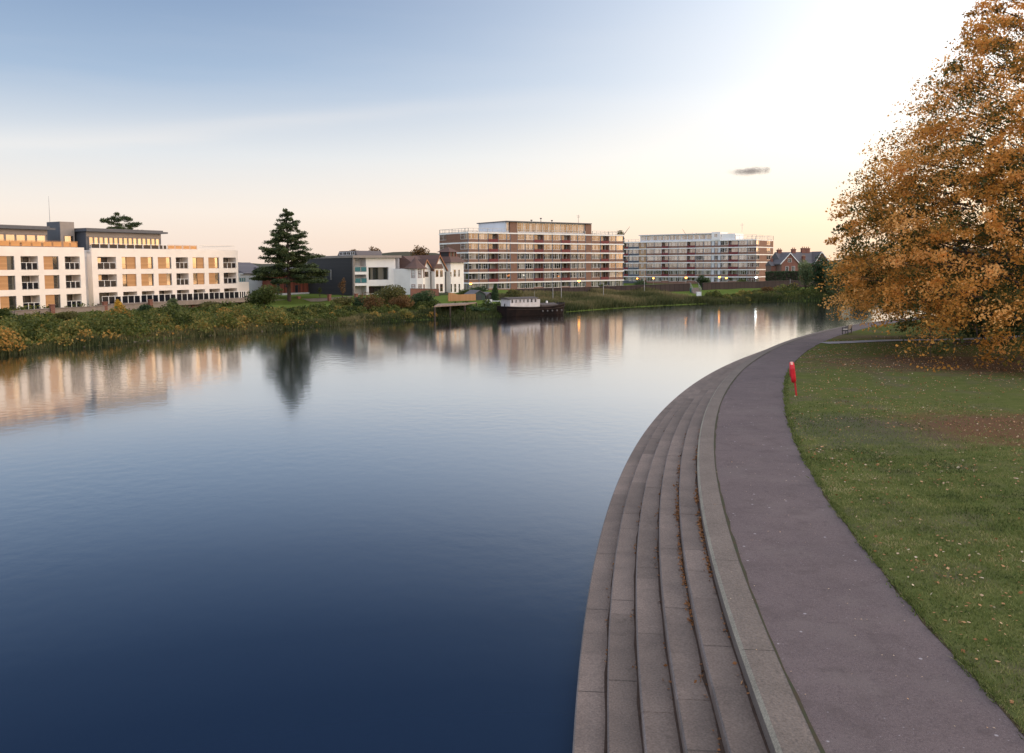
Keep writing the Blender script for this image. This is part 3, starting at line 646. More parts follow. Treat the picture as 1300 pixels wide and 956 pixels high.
    MB().box(ua-.08, ua-.005, 4.95, yb_, Pt-.6, F1.z(90, 281.8, 5)-g-.02).build('lift_tower_cladding', M['slate'], t)
    window(t, ua+.6, 4.9, F1.z(90, 309, 5)-g, 1.5, 1.2, 1, 0, 'dframe', 'glass')
    MB().tube((ua+.3, 8, F1.z(90, 283, 5)-g), (ua+.3, 8, F1.z(66, 249, 8)-g), .05, .02, 6).build('aerial_mast', M['steel'], t)
    # timber and steel screens on the roof terraces
    def screens(xa, xb, v, z, m, h, step=3.2):
        x = xa
        while x < xb-.3: balustrade(t, x, min(x+step-.12, xb), v, z, h, m, 'frame' if m != 'railwood' else 'railwood', 2, 'terrace_screen'); x += step
    screens(left_end, F1.u(100, v2+.3), v2+.3, Pt, 'railwood', F1.z(80, 306.2, v2+.3)-g-Pt)
    screens(F1.u(214, .3), F1.u(253, .3), .3, Pt, 'railwood', .75)
    screens(F1.u(117, .3), F1.u(213, .3), .3, Pt, 'balglass', .75)
    MB().box(F1.u(254, .3), U1-.4, .28, .32, Pt+.75, Pt+.8).box(F1.u(254, .3), U1-.4, .28, .32, Pt+.4, Pt+.43).box(U1-.44, U1-.4, .28, 9, Pt+.75, Pt+.8).build('roof_rail', M['steel'], t)
    return F1
F1 = apartments()

# ================================================================== flats with white slabs (centre and right)
def flats(name, label, F_, g, depth, zs, cols, left_face=None, right_face=None, brick='brick', t=None, sub=None):
    """zs: tops of the white slabs from the top down (world z); cols: (x0, x1, kind)"""
    if t is None: t = thing(name, label, 'flats', (F_.a.x, F_.a.y, g), F_.rz)
    L = F_.L; bw, sw = MB(), MB()
    zs = [z-g for z in zs]; sh = .36; bw.box(0, L, .06, depth, -3.2, zs[-1]-2.76)
    levels = []
    for i, z in enumerate(zs):
        zn = zs[i+1] if i+1 < len(zs) else zs[i]-2.75
        levels.append((zn, z-sh))            # storey between slab below (top zn) and the underside of this slab
        sw.box(-.12, L+.12, -.16, depth+.12, z-sh, z)
    for z0, z1 in levels:
        h = z1-z0; sill = z0+h*.34
        bw.box(0, L, 1.45, depth, z0, z1)
        for x0, x1, kind in cols:
            w = x1-x0
            if kind == 'brick': bw.box(x0, x1, .0, 1.45, z0, z1)
            elif kind.startswith('win'):
                bw.box(x0, x1, .05, .35, z0, sill)
                window(t, x0+.04, .08, sill, w-.08, z1-sill, int(kind[3:] or 3), .62)
            elif kind == 'bal' and z0 < -.3:
                bw.box(x0, x1, .05, 1.45, z0, z0+h*.45); window(t, x0+.14, .3, z0+h*.45, w-.28, h*.55, 2, .0)
            elif kind == 'bal':
                bw.box(x0, x0+.12, .06, 1.45, z0, z1); bw.box(x1-.12, x1, .06, 1.45, z0, z1)
                window(t, x0+.14, 1.3, z0+.1, w-.28, z1-z0-.15, 2, .0)
                MB().box(0, w-.04, 0, .06, 0, h*.36).build('balcony_panel', M['redpanel'], t, (x0+.02, -.09, z0+.02))
            elif kind == 'panel':
                bw.box(x0, x1, .05, 1.45, z0, z0+h*.3); MB().box(0, w, 0, .32, 0, z1-z0-h*.3).build('wall_panel', M['ply'], t, (x0, .03, z0+h*.3))
        # end faces
        for face, xs, rot in ((left_face, 0.0, -math.pi/2), (right_face, L, math.pi/2)):
            if not face: continue
            for y0, y1, kind in face:
                if kind == 'win':
                    xa, xb = (xs-.06, xs) if xs == 0 else (xs, xs+.06)
                    bw.box(xa, xb, y0, y1, z0, sill)
                    if xs == 0: window(t, -.05, y1, sill, y1-y0, z1-sill, 2, .62, side=-math.pi/2)
                    else: window(t, xs+.05, y0, sill, y1-y0, z1-sill, 2, .62, side=math.pi/2)
                else:
                    xa, xb = (xs-.1, xs) if xs == 0 else (xs, xs+.1)
                    bw.box(xa, xb, y0, y1, z0, z1)
    bw.build('wall', M[brick], t); sw.build('floor_slab', M['slab'], t); 
    zt0 = zs[0]-sh
    for x in [c[0] for c in cols]+[L-.05]: MB().box(-.07, .07, -.03, .2, -.1, zt0).build('wall_post', M['bluepost'], t, (x, 0, 0))
    return t
def roof_rail(t, pts, z, h=1.0, step=1.5, name='roof_railing'):
    mb = MB()
    for (x0, y0), (x1, y1) in zip(pts[:-1], pts[1:]):
        d = Vector((x1-x0, y1-y0, 0)); L = d.length; n = max(1, int(L/step))
        for k in (h, h*.12): mb.tube((x0, y0, z+k), (x1, y1, z+k), .06, n=4)
        for i in range(n+1):
            p = Vector((x0, y0, z))+d*(i/n); mb.tube(p, p+Vector((0,0,h)), .045 if i % 4 else .11, n=4)
    return mb.build(name, M['steel'], t)

def block_one():
    F_ = Front((-11.7, 234.0), (34.0, 267.0)); g = .9
    F_ = Front((PD(595, 340, 234).x, 234.0), (PD(791.5, 340, 267.2).x, 267.2))
    c = [(595,607.7,'win3'),(608.2,619.8,'win4'),(620.3,632.6,'bal'),(633,643.6,'win3'),(643.9,648,'win1'),(648.2,656.8,'brick'),(657.1,666.8,'win4'),(667.2,677.8,'win4'),(678.2,690,'bal'),
         (690.4,701.2,'win4'),(701.6,712.2,'win4'),(712.6,723.8,'bal'),(724.2,733.3,'win4'),(733.7,743.2,'win4'),(743.5,750.8,'brick'),(751,762.2,'win4'),(762.6,772.8,'bal'),(773.2,781.7,'win4'),(782,791.5,'win3')]
    cols = [(F_.u(a), F_.u(b), k) for a, b, k in c]
    ys = [294.3, 307.2, 319.9, 332.8, 345.5, 358.7]; zs = [F_.z(595, y) for y in ys]
    dep = F_.side_len(558.5)
    t = flats('brick_flats', 'long six-storey brick flats with white slabs and red balcony panels, penthouse set on the roof', F_, g, dep, zs, cols,
              left_face=[(.05, dep*.26, 'win'), (dep*.26, dep*.74, 'brick'), (dep*.74, dep-.05, 'win')])
    z0 = zs[0]-g; zt_ = F_.z(644, 281.6)-g; a, b = F_.u(643.5), F_.u(755)
    pw = MB(); pw.box(a, b-2.0, .5, dep-1, z0, zt_)
    pw.build('penthouse_wall', M['ply'], t)
    MB().box(a+1.2, F_.u(656.8), .02, 1.2, z0+.005, zt_-.02).box(F_.u(743.5), F_.u(750.8), .02, 1.2, z0+.005, zt_-.02).build('brick_pier', M['brick'], t)
    MB().box(a-.35, b-1.6, -.5, dep-.5, zt_, zt_+.28).build('roof', M['roofgrey'], t)
    x = F_.u(658); w = (F_.u(743)-x)/11
    for i in range(11): window(t, x+i*w, .4, z0+.35, w-.08, zt_-z0-.55, 3, .6)
    window(t, a+.2, .35, z0+.5, 1.6, zt_-z0-.7, 2, .6)
    roof_rail(t, [(a, dep-.2), (0, dep-.2), (0, 0), (a, 0)], z0)
    roof_rail(t, [(F_.u(657), -.02), (F_.u(743), -.02)], z0, .9)
    roof_rail(t, [(F_.u(752), 0), (F_.L, 0), (F_.L, dep), (F_.u(752), dep)], z0)
    mb = MB()
    for px, h in ((683, .5), (695, 1.1), (709, .6), (742.5, 2.6)):
        xx_ = F_.u(px); mb.tube((xx_, 3, zt_+.2), (xx_, 3, zt_+.28+h), .09 if h < 2 else .05, n=6)
        if h > 2: mb.box(xx_-.7, xx_+.7, 2.97, 3.03, zt_+h-.1, zt_+h-.04).box(xx_-.5, xx_+.5, 2.97, 3.03, zt_+h-.5, zt_+h-.44)
        else: mb.box(xx_-.22, xx_+.22, 2.8, 3.2, zt_+.28+h-.1, zt_+.28+h+.2)
    mb.build('roof_vent', M['dframe'], t)
    return F_, zs
FB1, zsB1 = block_one()

def block_two():
    pa, pb = PD(811, 340, 346), PD(959.5, 340, 318); F_ = Front((pa.x, pa.y), (pb.x, pb.y)); g = .9
    c = [(811.2,820,'buff'),(820.5,829.8,'win5'),(830.2,839.6,'win5'),(840,848.3,'bal'),(848.8,860,'win5'),(860.4,871.6,'win5'),(872,882.2,'bal'),(882.6,892.3,'win5'),(892.7,902.4,'win5'),
         (902.8,906.3,'panel'),(906.6,910.8,'win3'),(911,914,'panel'),(914.4,924,'win4'),(924.4,936.6,'bal'),(937,947.8,'win4'),(948.2,959.3,'win4')]
    cols = [(F_.u(a), F_.u(b), k) for a, b, k in c]
    ys = [303.7, 313.0, 322.5, 332.3, 341.8, 351.1]; zs = [F_.z(959, y) for y in ys]; dep = 18.0
    cols0 = cols[1:]
    rf = [(.1, 3.2, 'win'), (3.2, 8.5, 'brick'), (8.5, 11.0, 'brick'), (11.0, 15.0, 'win'), (15.0, dep-.1, 'brick')]
    t = flats('white_flats', 'far six-storey flats with rows of white windows and a brick end wall', F_, g, dep, zs, cols0, right_face=rf)
    z0 = zs[0]-g; zt_ = F_.z(903, 295.8)-g
    # buff brick end bay with its small windows
    u0, u1 = cols[0][:2]; mb = MB(); mb.box(u0, u1, .02, 1.4, -.1, z0-.36)
    mb.build('end_bay', M['buff'], t)
    for i in range(6):
        zz = zs[i]-g-1.9
        window(t, u0+.9, -.03, zz, 1.2, 1.2, 2, 0)
    # set-back top storey (left part) and taller stair box
    ue = F_.u(904)
    MB().box(u0, ue, .9, dep-2, z0, zt_-.3).build('top_storey_wall', M['ply'], t)
    MB().box(u0-.4, ue+.3, .2, dep-1.5, zt_-.3, zt_).build('roof', M['ply'], t)
    x = u0+.4; n = 12; w = (ue-x-.4)/n
    for i in range(n): window(t, x+i*w, .8, z0+.5, w-.3, zt_-z0-1.0, 4, .0)
    MB().box(F_.u(903.2), F_.u(914), -.4, 7, z0+.01, zt_+.3).build('stair_tower', M['slab'], t)
    for k in range(7): window(t, F_.u(906.6), -.46 if k == 0 else -.02, (z0+1.1) if k == 0 else zs[k-1]-g-2.2, F_.u(910.8)-F_.u(906.6), 1.3, 3, 0) if k == 0 else None
    MB().box(F_.u(914.3), F_.u(932), .6, 9, z0, F_.z(925, 296.5)-g).build('roof_room', M['slab'], t)
    roof_rail(t, [(F_.u(933), 0), (F_.L, 0), (F_.L, dep), (F_.u(925), dep)], z0, 1.6)
    MB().tube((F_.u(931), 8, z0+3), (F_.u(931), 8, z0+6.4), .06, n=5).box(F_.u(931)-.7, F_.u(931)+.7, 7.97, 8.03, z0+5.6, z0+5.7).build('aerial', M['steel'], t)
    # wing that turns towards the brick flats
    qa, qb = PD(780, 340, 352), PD(811, 340, 346); 
    G_ = Front((qa.x, qa.y), (qb.x, qb.y)); g2 = g
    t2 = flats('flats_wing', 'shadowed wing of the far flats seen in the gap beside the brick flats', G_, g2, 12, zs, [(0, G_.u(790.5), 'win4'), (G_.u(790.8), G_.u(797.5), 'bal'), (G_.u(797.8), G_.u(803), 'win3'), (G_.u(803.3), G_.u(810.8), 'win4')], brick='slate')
    roof_rail(t2, [(0, 0), (G_.L, 0)], zs[0]-g2, .9)
    t2['label'] = 'shadowed wing of the far flats seen in the gap beside the brick flats'
    return F_, zs
FB2, zsB2 = block_two()

# ================================================================== black and white modern house
def modern_house():
    a = PD(447, 345, 180); g = .9; d0 = Vector((.78, .62)).normalized(); F_ = Front((a.x, a.y), (a.x+d0.x*11, a.y+d0.y*11))
    t = thing('modern_house', 'modern house with black clad side and white balconied river front', 'house', (a.x, a.y, g), F_.rz)
    W_ = F_.u(504.5); dep = F_.side_len(391); top = F_.z(447, 324.2)-g; dp = dep
    MB().box(0, W_*.96, 2.2, dp, -.3, top-.55).build('wall', M['white'], t)
    cl = MB().box(-.14, -.002, .0, dp, -.3, top-.3).build('black_cladding', M['black'], t)
    MB().box(-.3, W_+.5, -1.0, dp+.2, top-.5, top).build('roof', M['taupe'], t)
    u = lambda px: F_.u(px); z = lambda px, py: F_.z(px, py)-g
    # left balcony bay: three levels
    xb = u(464.5); xw = u(467.5); xx1 = u(493)
    MB().box(0, .3, -.6, 2.2, -.3, top-.5).build('corner_post', M['taupe'], t)
    mb = MB(); fl = [z(455, 359.5), z(455, 345.2)]
    for k in fl: mb.box(.3, xb, -.6, 2.2, k-.55, k)
    mb.box(xb, xw, -.1, 2.2, -.3, top-.5)
    zwa, zwb = z(480, 355.2), z(480, 339.3); zlo = z(480, 357.5)
    mb.box(xw, xx1, -.1, 2.2, zwb, top-.5).box(xw, xx1, -.1, 2.2, zlo-.9, zwa)
    mb.box(xx1, u(500), -.1, 2.2, -.3, top-.5)
    n = 8
    pts = [(u(500), 2.2), (u(500), -.1)]+[(u(500)+math.sin(R_(i*90/n))*(W_-u(500)), 1.4-1.5*math.cos(R_(i*90/n))) for i in range(n+1)]+[(W_, 2.2)]
    mb.prism(pts, -.3, top-.5)
    mb.box(xw, xx1, 1.6, 2.2, -.3, zlo-.9)
    mb.build('front_wall', M['white'], t)
    for k, zb0, zb1 in ((0, -.1, fl[0]-.6), (1, fl[0], fl[1]-.6), (2, fl[1], top-.55)):
        window(t, .4, 2.1, max(zb0, .05), (xb-.4)*.48, zb1-max(zb0, .05)-.1, 2, 0, 'dframe', 'glass')
        if k: balustrade(t, .32, xb-.05, -.5, zb0+.01, 1.1, 'teal', 'steel', 2)
    window(t, xw+.05, .25, zwa, xx1-xw-.1, zwb-zwa, 4, 0, 'dframe', 'glass')
    window(t, xw+.3, 1.5, .3, xx1-xw-.6, zlo-1.4, 3, 0, 'dframe', 'glass')
    for px in (404, 419):
        y = F_.side_len(px, -.15); zz = F_.z(447, 346)-g
        window(t, -.2, y, zz-1.6, .9, 2.3, 1, 0, 'dframe', 'flatglass', side=-math.pi/2)
    y0, y1 = F_.side_len(443), F_.side_len(418)
    MB().pyz([(y0, top), (y1, top), (y1-1, top+1.0), (y0+.5, top+1.0)], 2, 8).build('roof_lantern', M['slater'], t)
    for i in range(4): window(t, 1.95, y0+1+(i+1)*((y1-y0-2)/4), top+.1, (y1-y0-2)/4-.1, .7, 2, 0, side=-math.pi/2)
    return F_
FM = modern_house()

# ================================================================== gabled white house next to it
def gable_house():
    a = PD(505.5, 345, 189); b = PD(523, 345, 193); F_ = Front((a.x, a.y), (b.x, b.y)); g = .9
    t = thing('gabled_house', 'narrow pale rendered house with a sloping roof beside the modern house', 'house', (a.x, a.y, g), F_.rz)
    z = lambda px, py: F_.z(px, py)-g; L = F_.L
    zl, zr = z(506, 327.5), z(522, 335.5)
    MB().pxz([(0, -.3), (L, -.3), (L, zr), (0.2, zl), (0, zl)], 0, 9).build('wall', M['render_b'], t)
    MB().pxz([(-.3, zl+.02), (.2, zl+.05), (L+.4, zr-.12), (L+.4, zr+.1), (.2, zl+.3), (-.3, zl+.3)], -.25, 9.2).build('roof', M['slater'], t)
    window(t, F_.u(505.8), -.06, z(510, 364), F_.u(514.5)-F_.u(505.8), z(510, 351.5)-z(510, 364), 3, .7, 'frame', 'glass')
    balustrade(t, .1, L*.8, -1.3, z(510, 367), 1.0, 'teal', 'frame', 3)
    MB().box(0, L*.85, -1.4, 0, -.3, z(510, 367)).build('balcony', M['white'], t)
    mb = MB().box(.0, L*.7, -.09, -.002, z(510, 343), z(510, 341.6)).build('string_course', M['slater'], t)
gable_house()

# ================================================================== white villa with turret
def villa():
    a = PD(521, 345, 183); b = PD(586.5, 345, 199); F_ = Front((a.x, a.y), (b.x, b.y)); g = .9; L = F_.L
    t = thing('turret_villa', 'white villa with steep brown roofs, orange bargeboards and a turret', 'villa', (a.x, a.y, g), F_.rz)
    u = lambda px, v=0: F_.u(px, v); z = lambda px, py, v=0: F_.z(px, py, v)-g
    eave = z(540, 341)
    MB().box(u(523), u(572), .8, 10, -.3, eave).build('wall', M['white'], t)
    rz_ = z(530, 325.2, 5)
    MB().pyz([(.2, eave-.1), (10.6, eave-.1), (5.4, rz_), (5.0, rz_)], u(512, 5), u(560, 3)).build('roof', M['tile'], t)
    # conical bay
    def bay(px0, px1, ztop, apex, cy, nm, sides=8, wn_=2, wrow=((368, 360), (352, 342))):
        x0, x1 = u(px0), u(px1); r = (x1-x0)/2; cx = (x0+x1)/2
        b_ = MB().lathe([(r, -.3), (r, ztop)], cx, cy, sides).build(nm, M['white'], t)
        MB().lathe([(r*1.28, ztop-.1), (r*1.28, ztop), (r*.62, ztop+(apex-ztop)*.42), (.02, apex)], cx, cy, sides).build(nm+'_roof', M['tile'], t)
        for (ya, yb) in wrow:
            for k in range(sides):
                an = 2*math.pi*(k+.5)/sides; nx_, ny_ = math.cos(an), math.sin(an)
                if ny_ > -.3: continue
                rr = r*math.cos(math.pi/sides)+.03; w = 2*r*math.sin(math.pi/sides)*.55; th = math.atan2(ny_, nx_)+math.pi/2
                tx, ty = -ny_, nx_
                za, zb_ = z(540, ya), z(540, yb)
                window(t, cx+nx_*(rr+.02)-tx*w/2, cy+ny_*(rr+.02)-ty*w/2, za, w, zb_-za, 1, .5, 'redwood' if nm != 'turret' else 'frame', 'glass', side=th)
    bay(523, 537.5, z(530, 340.6), z(530, 326), .6, 'bay', wrow=((366, 360.5), (352.5, 342)))
    # two gables
    def gable(px0, px1, pxa, ya, ye, v0, wins):
        x0, x1, xa = u(px0, v0), u(px1, v0), u(pxa, v0); za, ze = z(pxa, ya, v0), z(px0, ye, v0)
        MB().pxz([(x0, -.3), (x1, -.3), (x1, ze), (xa, za), (x0, ze)], v0, v0+6).build('gable_wall', M['white'], t)
        rf = MB()
        for p, q in (((x0, ze), (xa, za)), ((xa, za), (x1, ze))):
            d = Vector((q[0]-p[0], 0, q[1]-p[1])).normalized(); e = .35
            p2 = (p[0]-(d.x*e if p[0] == x0 else 0), p[1]-(d.z*e if p[0] == x0 else 0)); q2 = (q[0]+(d.x*e if q[0] == x1 else 0), q[1]+(d.z*e if q[0] == x1 else 0))
            rf.pxz([p2, q2, (q2[0], q2[1]+.3), (p2[0], p2[1]+.3)], v0-.35, v0+7)
        rf.build('gable_roof', M['tile'], t)
        bb = MB()
        for p, q in (((x0-.3, ze-.5), (xa, za)), ((xa, za), (x1+.3, ze-.5))): bb.pxz([(p[0], p[1]+.02), (q[0], q[1]+.02), (q[0], q[1]+.32), (p[0], p[1]+.32)], v0-.45, v0-.36)
        bb.build('bargeboard', M['orangewood'], t)
        for wx0, wx1, wy0, wy1 in wins:
            window(t, u(wx0, v0), v0-.06, z(wx0, wy0, v0), u(wx1, v0)-u(wx0, v0), z(wx0, wy1, v0)-z(wx0, wy0, v0), 1, .5, 'redwood', 'glass')
    gable(536.5, 547.5, 540.5, 331, 342, .3, [(539.3, 543.6, 351.5, 345)])
    gable(550, 566, 557.2, 325.4, 342.5, -.3, [])
    for wx0, wx1, wy0, wy1 in [(553.2, 556.2, 351.4, 343), (558.7, 561.7, 351.4, 343), (553.6, 556.2, 370, 360.5), (558.4, 561.6, 370, 360.5)]:
        window(t, u(wx0, -.8), -.87, z(wx0, wy0, -.8), u(wx1, -.8)-u(wx0, -.8), z(wx0, wy1, -.8)-z(wx0, wy0, -.8), 1, .5, 'redwood', 'glass')
    MB().pxz([(u(551.5, -1), z(551, 341, -1)), (u(563, -1), z(563, 341, -1)), (u(561, -1), z(561, 335, -1)), (u(554, -1), z(554, 335, -1))], -1.0, -.3).build('bay_hood', M['tile'], t)
    MB().box(u(552, -.8), u(562.6, -.8), -.8, -.3, -.3, z(556, 341)).build('bay_wall', M['white'], t)
    # turret tower
    x0, x1 = u(569.5), u(586); ze = z(578, 332.5)
    MB().box(x0, x1, -.6, x1-x0-.6, -.3, ze).build('turret', M['white'], t)
    cx, cy = (x0+x1)/2, (x1-x0)/2-.6; hw = (x1-x0)/2
    def pyr(r0, za, r1, zb_): return [(cx-r0, cy-r0, za), (cx+r0, cy-r0, za), (cx+r0, cy+r0, za), (cx-r0, cy+r0, za), (cx-r1, cy-r1, zb_), (cx+r1, cy-r1, zb_), (cx+r1, cy+r1, zb_), (cx-r1, cy+r1, zb_)]
    fb = [(3,2,1,0),(4,5,6,7),(0,1,5,4),(1,2,6,5),(2,3,7,6),(3,0,4,7)]
    zl0, zl1, zap = z(578, 325.5), z(578, 320), z(578, 310)
    MB().add(pyr(hw*1.25, ze-.15, hw*.62, zl0), fb).build('turret_roof', M['tile'], t)
    la = MB(); la.add(pyr(hw*.5, zl0, hw*.5, zl1), fb, 1)
    for sx in (-1, 0, 1):
        for sy in (-1, 1): la.box(cx+sx*hw*.5-.12, cx+sx*hw*.5+.12, cy+sy*hw*.5-.12, cy+sy*hw*.5+.12, zl0, zl1)
    la.build('lantern', [M['redwood'], M['iron']], t)
    MB().add(pyr(hw*.74, zl1, .05, zap-.6), fb).tube((cx, cy, zap-.7), (cx, cy, zap), .07, .02, 5).build('spire', M['tile'], t)
    for px0, px1, ya, yb in ((571, 573.2, 352, 345), (575.5, 578.8, 351.5, 342), (581.6, 583.6, 351.5, 342), (571.2, 573.6, 371, 360), (575.8, 579, 371, 360), (581.6, 584, 371, 360)):
        window(t, u(px0, -.6), -.66, z(px0, ya), u(px1, -.6)-u(px0, -.6), z(px0, yb)-z(px0, ya), 1, .5, 'frame', 'glass')
    for px in (546.8, 565.6): MB().tube((u(px, -.4), -.42, -.3), (u(px, -.4), -.42, z(px, 345)), .13, n=6).build('drainpipe', M['iron'], t)
    MB().box(u(585, 0), u(585, 0)+.7, 4, 4.7, ze, z(584, 321)).build('chimney', M['brick2'], t)
villa()

# ================================================================== small buildings by the cedar
def small_buildings():
    g = .9
    a = PD(303, 350, 182); b = PD(343, 350, 190); F_ = Front((a.x, a.y), (b.x, b.y)); z = lambda px, py: F_.z(px, py)-g
    t = thing('steel_shed', 'low grey metal building with a dark pitched roof beyond the white apartments', 'shed', (a.x, a.y, g), F_.rz); L = F_.L
    e = z(330, 346.5); rdg = z(330, 333)
    MB().box(0, L, 0, 10, -.3, e).build('wall', M['shed'], t)
    MB().pyz([(-.4, e), (6, rdg), (10.5, e), (10.5, e-.12), (-.4, e-.12)], F_.u(309), L+.1).build('roof', M['slater'], t)
    MB().box(.5, L-.4, -.05, -.002, e-.5, e-.2).build('gutter', M['steel'], t)
    a = PD(344, 350, 186); b = PD(391, 350, 194); F_ = Front((a.x, a.y), (b.x, b.y)); L = F_.L
    t = thing('timber_building', 'dark red timber building under the big cedar', 'building', (a.x, a.y, g), F_.rz)
    e = z2 = F_.z(365, 347)-g
    MB().box(0, L, .3, 9, -.3, e).build('wall', M['redwood'], t)
    MB().pyz([(-.8, e), (5, e+1.4), (9.5, e), (9.5, e-.15), (-.8, e-.15)], -.3, L+.3).build('roof', M['slater'], t)
    for px0, px1, ya, yb in ((345, 349, 358, 353), (361, 366, 365, 352), (372, 380, 357, 351), (352, 357, 372, 360), (375, 381, 372, 362)):
        window(t, F_.u(px0), .22, F_.z(px0, ya)-g, F_.u(px1)-F_.u(px0), F_.z(px0, yb)-F_.z(px0, ya), 2, 0, 'dframe', 'glass')
    mb = MB()
    for i in range(9): mb.box(i*L/8-.08 if i else 0, i*L/8+.08, .1, .298, -.3, e)
    mb.build('timber_post', M['redwood'], t)
    MB().box(.5, L, -.3, .1, -.3, F_.z(365, 372)-g).build('plinth', M['render_b'], t)
small_buildings()

# ================================================================== red brick house on the right
def brick_house():
    Y0 = 275; a = PD(992, 345, Y0); b = PD(1054, 345, Y0+2); F_ = Front((a.x, a.y), (b.x, b.y)); g = .9; L = F_.L
    t = thing('red_brick_house', 'red brick house with slate gabled roof and four tall chimneys', 'house', (a.x, a.y, g), F_.rz)
    u = lambda px: F_.u(px); z = lambda px, py: F_.z(px, py)-g
    e = z(1020, 335); r = z(1020, 319.5)
    MB().box(0, L, 2, 12, -1.9, e).build('wall', M['brick2'], t)
    MB().pyz([(1.4, e-.1), (7, r), (12.6, e-.1)], .8, L-.5).build('roof', M['slater'], t)
    def gab(x0, x1, xa, ya, v0, ez):
        za = z(1000, ya); MB().pxz([(x0, -1.9), (x1, -1.9), (x1, ez), (xa, za), (x0, ez)], v0, v0+5).build('gable_wall', M['brick2'], t)
        rf = MB()
        for p, q in (((x0-.5, ez-.5), (xa, za)), ((xa, za), (x1+.5, ez-.5))): rf.pxz([p, q, (q[0], q[1]+.3), (p[0], p[1]+.3)], v0-.3, 7)
        rf.build('gable_roof', M['slater'], t)
        bb = MB()
        for p, q in (((x0-.5, ez-.5), (xa, za)), ((xa, za), (x1+.5, ez-.5))): bb.pxz([p, q, (q[0], q[1]+.33), (p[0], p[1]+.33)], v0-.4, v0-.31)
        bb.build('bargeboard', M['frame'], t)
    gab(u(992), u(1013), u(1002.5), 322, 0, z(1000, 334))
    gab(u(1036), u(1052), u(1043), 320.5, .4, z(1040, 333))
    for px, y0, y1, w in ((1000.6, 324, 316.3, 1.3), (1019, 321, 315.5, 1.2), (1031.7, 321, 314.3, 1.3), (1037, 321, 314.5, 1.3), (1025, 335, 325, .8)):
        x = u(px); yv = 6.4 if px != 1025 else 2.4
        MB().box(x-w/2, x+w/2, yv, yv+1.1, z(px, y0)-1.5, z(px, y1)).box(x-w/2-.12, x+w/2+.12, yv-.1, yv+1.2, z(px, y1)-.35, z(px, y1)-.15).build('chimney', M['brick2'], t)
        for k in (-.25, .25): MB().lathe([(.16, 0), (.13, .45), (.001, .45)], x+k*w, yv+.5, 8).build('chimney_pot', M['buff'], t, (0, 0, z(px, y1)))
    for px0, px1, ya, yb in ((1000, 1004.5, 333, 328), (997, 1001, 345, 338), (1005, 1009, 345, 338), (1041, 1045, 335, 329), (1019, 1023, 343, 337), (1028, 1032, 343, 337)):
        v = -.08 if px0 < 1013 else (.32 if px0 > 1036 else 1.92)
        window(t, u(px0), v, z(px0, ya), u(px1)-u(px0), z(px0, yb)-z(px0, ya), 2, .5, 'frame', 'glass')
    a = PD(979, 345, 279); F2 = Front((a.x, a.y), (a.x+6, a.y)); t = thing('brick_outhouse', 'low red brick outhouse with slate roof left of the chimneyed house', 'outhouse', (a.x, a.y, g), 0)
    w = PD(992, 345, 279).x-a.x; z = lambda px, py: F2.z(px, py)-g; e = z(985, 337); r = z(985, 331.5)
    MB().box(0, w, 0, 6, -1.9, e).build('wall', M['brick2'], t)
    MB().pyz([(-.3, e-.1), (3, r), (6.3, e-.1)], -.2, w).build('roof', M['slater'], t)
    for x in (w*.3, w*.75): MB().box(x-.35, x+.35, 2.6, 3.4, r-.6, r+.9).build('chimney', M['brick2'], t)
    window(t, w*.7, -.07, e-1.3, .9, 1, 2, 0, 'frame', 'glass')
brick_house()

# ================================================================== walls and fences of the far bank
def wall_run(name, label, pts, zt_, th, m, cope=None, pillars=None, cat='wall', group=None):
    """pts: plan points; zt_: top heights; one wall of several straight runs"""
    t = thing(name, label, cat, (pts[0][0], pts[0][1], 0), 0, group)
    o = Vector((pts[0][0], pts[0][1])); w, c = MB(), MB()
    for (p, za), (q, zb_) in zip(list(zip(pts, zt_))[:-1], list(zip(pts, zt_))[1:]):
        p, q = Vector(p)-o, Vector(q)-o; d = (q-p).normalized(); nn = Vector((-d.y, d.x))*th/2
        for mbx, ext, z0, z1, zz0, zz1 in ((w, 1, -1.4, za-.08, -1.4, zb_-.08), (c, 1.5, za-.08, za, zb_-.08, zb_)):
            e = nn*ext; vs = [(p.x-e.x, p.y-e.y, z0), (q.x-e.x, q.y-e.y, zz0), (q.x+e.x, q.y+e.y, zz0), (p.x+e.x, p.y+e.y, z0), (p.x-e.x, p.y-e.y, z1), (q.x-e.x, q.y-e.y, zz1), (q.x+e.x, q.y+e.y, zz1), (p.x+e.x, p.y+e.y, z1)]
            mbx.add(vs, [(0,3,2,1),(4,5,6,7),(0,1,5,4),(1,2,6,5),(2,3,7,6),(3,0,4,7)])
    w.build('masonry' if cat == 'wall' else 'boards', M[m], t)
    c.build('coping', M[cope or 'cope'], t)
    if pillars:
        for (x, y, z) in pillars:
            MB().box(-.28, .28, -.28, .28, -1.4, z).box(-.36, .36, -.36, .36, z, z+.12).build('pillar', M['brick2'], t, (x-o.x, y-o.y, 0), rot=.9)
    return t
W0 = [(-20, 396, 121), (0, 395, 123), (18, 394.5, 119), (66, 391, 124), (109, 389.3, 129.5), (135, 387.6, 133), (188, 384.5, 142), (244, 382.4, 152), (292, 381.4, 162), (330, 381.4, 167), (380, 379.5, 172), (420, 378, 173), (447, 376, 174)]
wp = [PD(px, py, Y) for px, py, Y in W0]
pil = [PD(px, py-3.6, Y-.2) for px, py, Y in ((66, 391, 124), (133, 387.6, 133), (191, 384.5, 142), (244, 382.4, 152), (292, 381.4, 162), (379, 380.5, 172), (418, 378.2, 173), (452, 377, 174))]
wall_run('garden_wall', 'long stone river wall with red brick pillars below the white apartments', [(p.x, p.y) for p in wp], [p.z for p in wp], .35, 'wall', None, [(p.x, p.y, p.z) for p in pil])
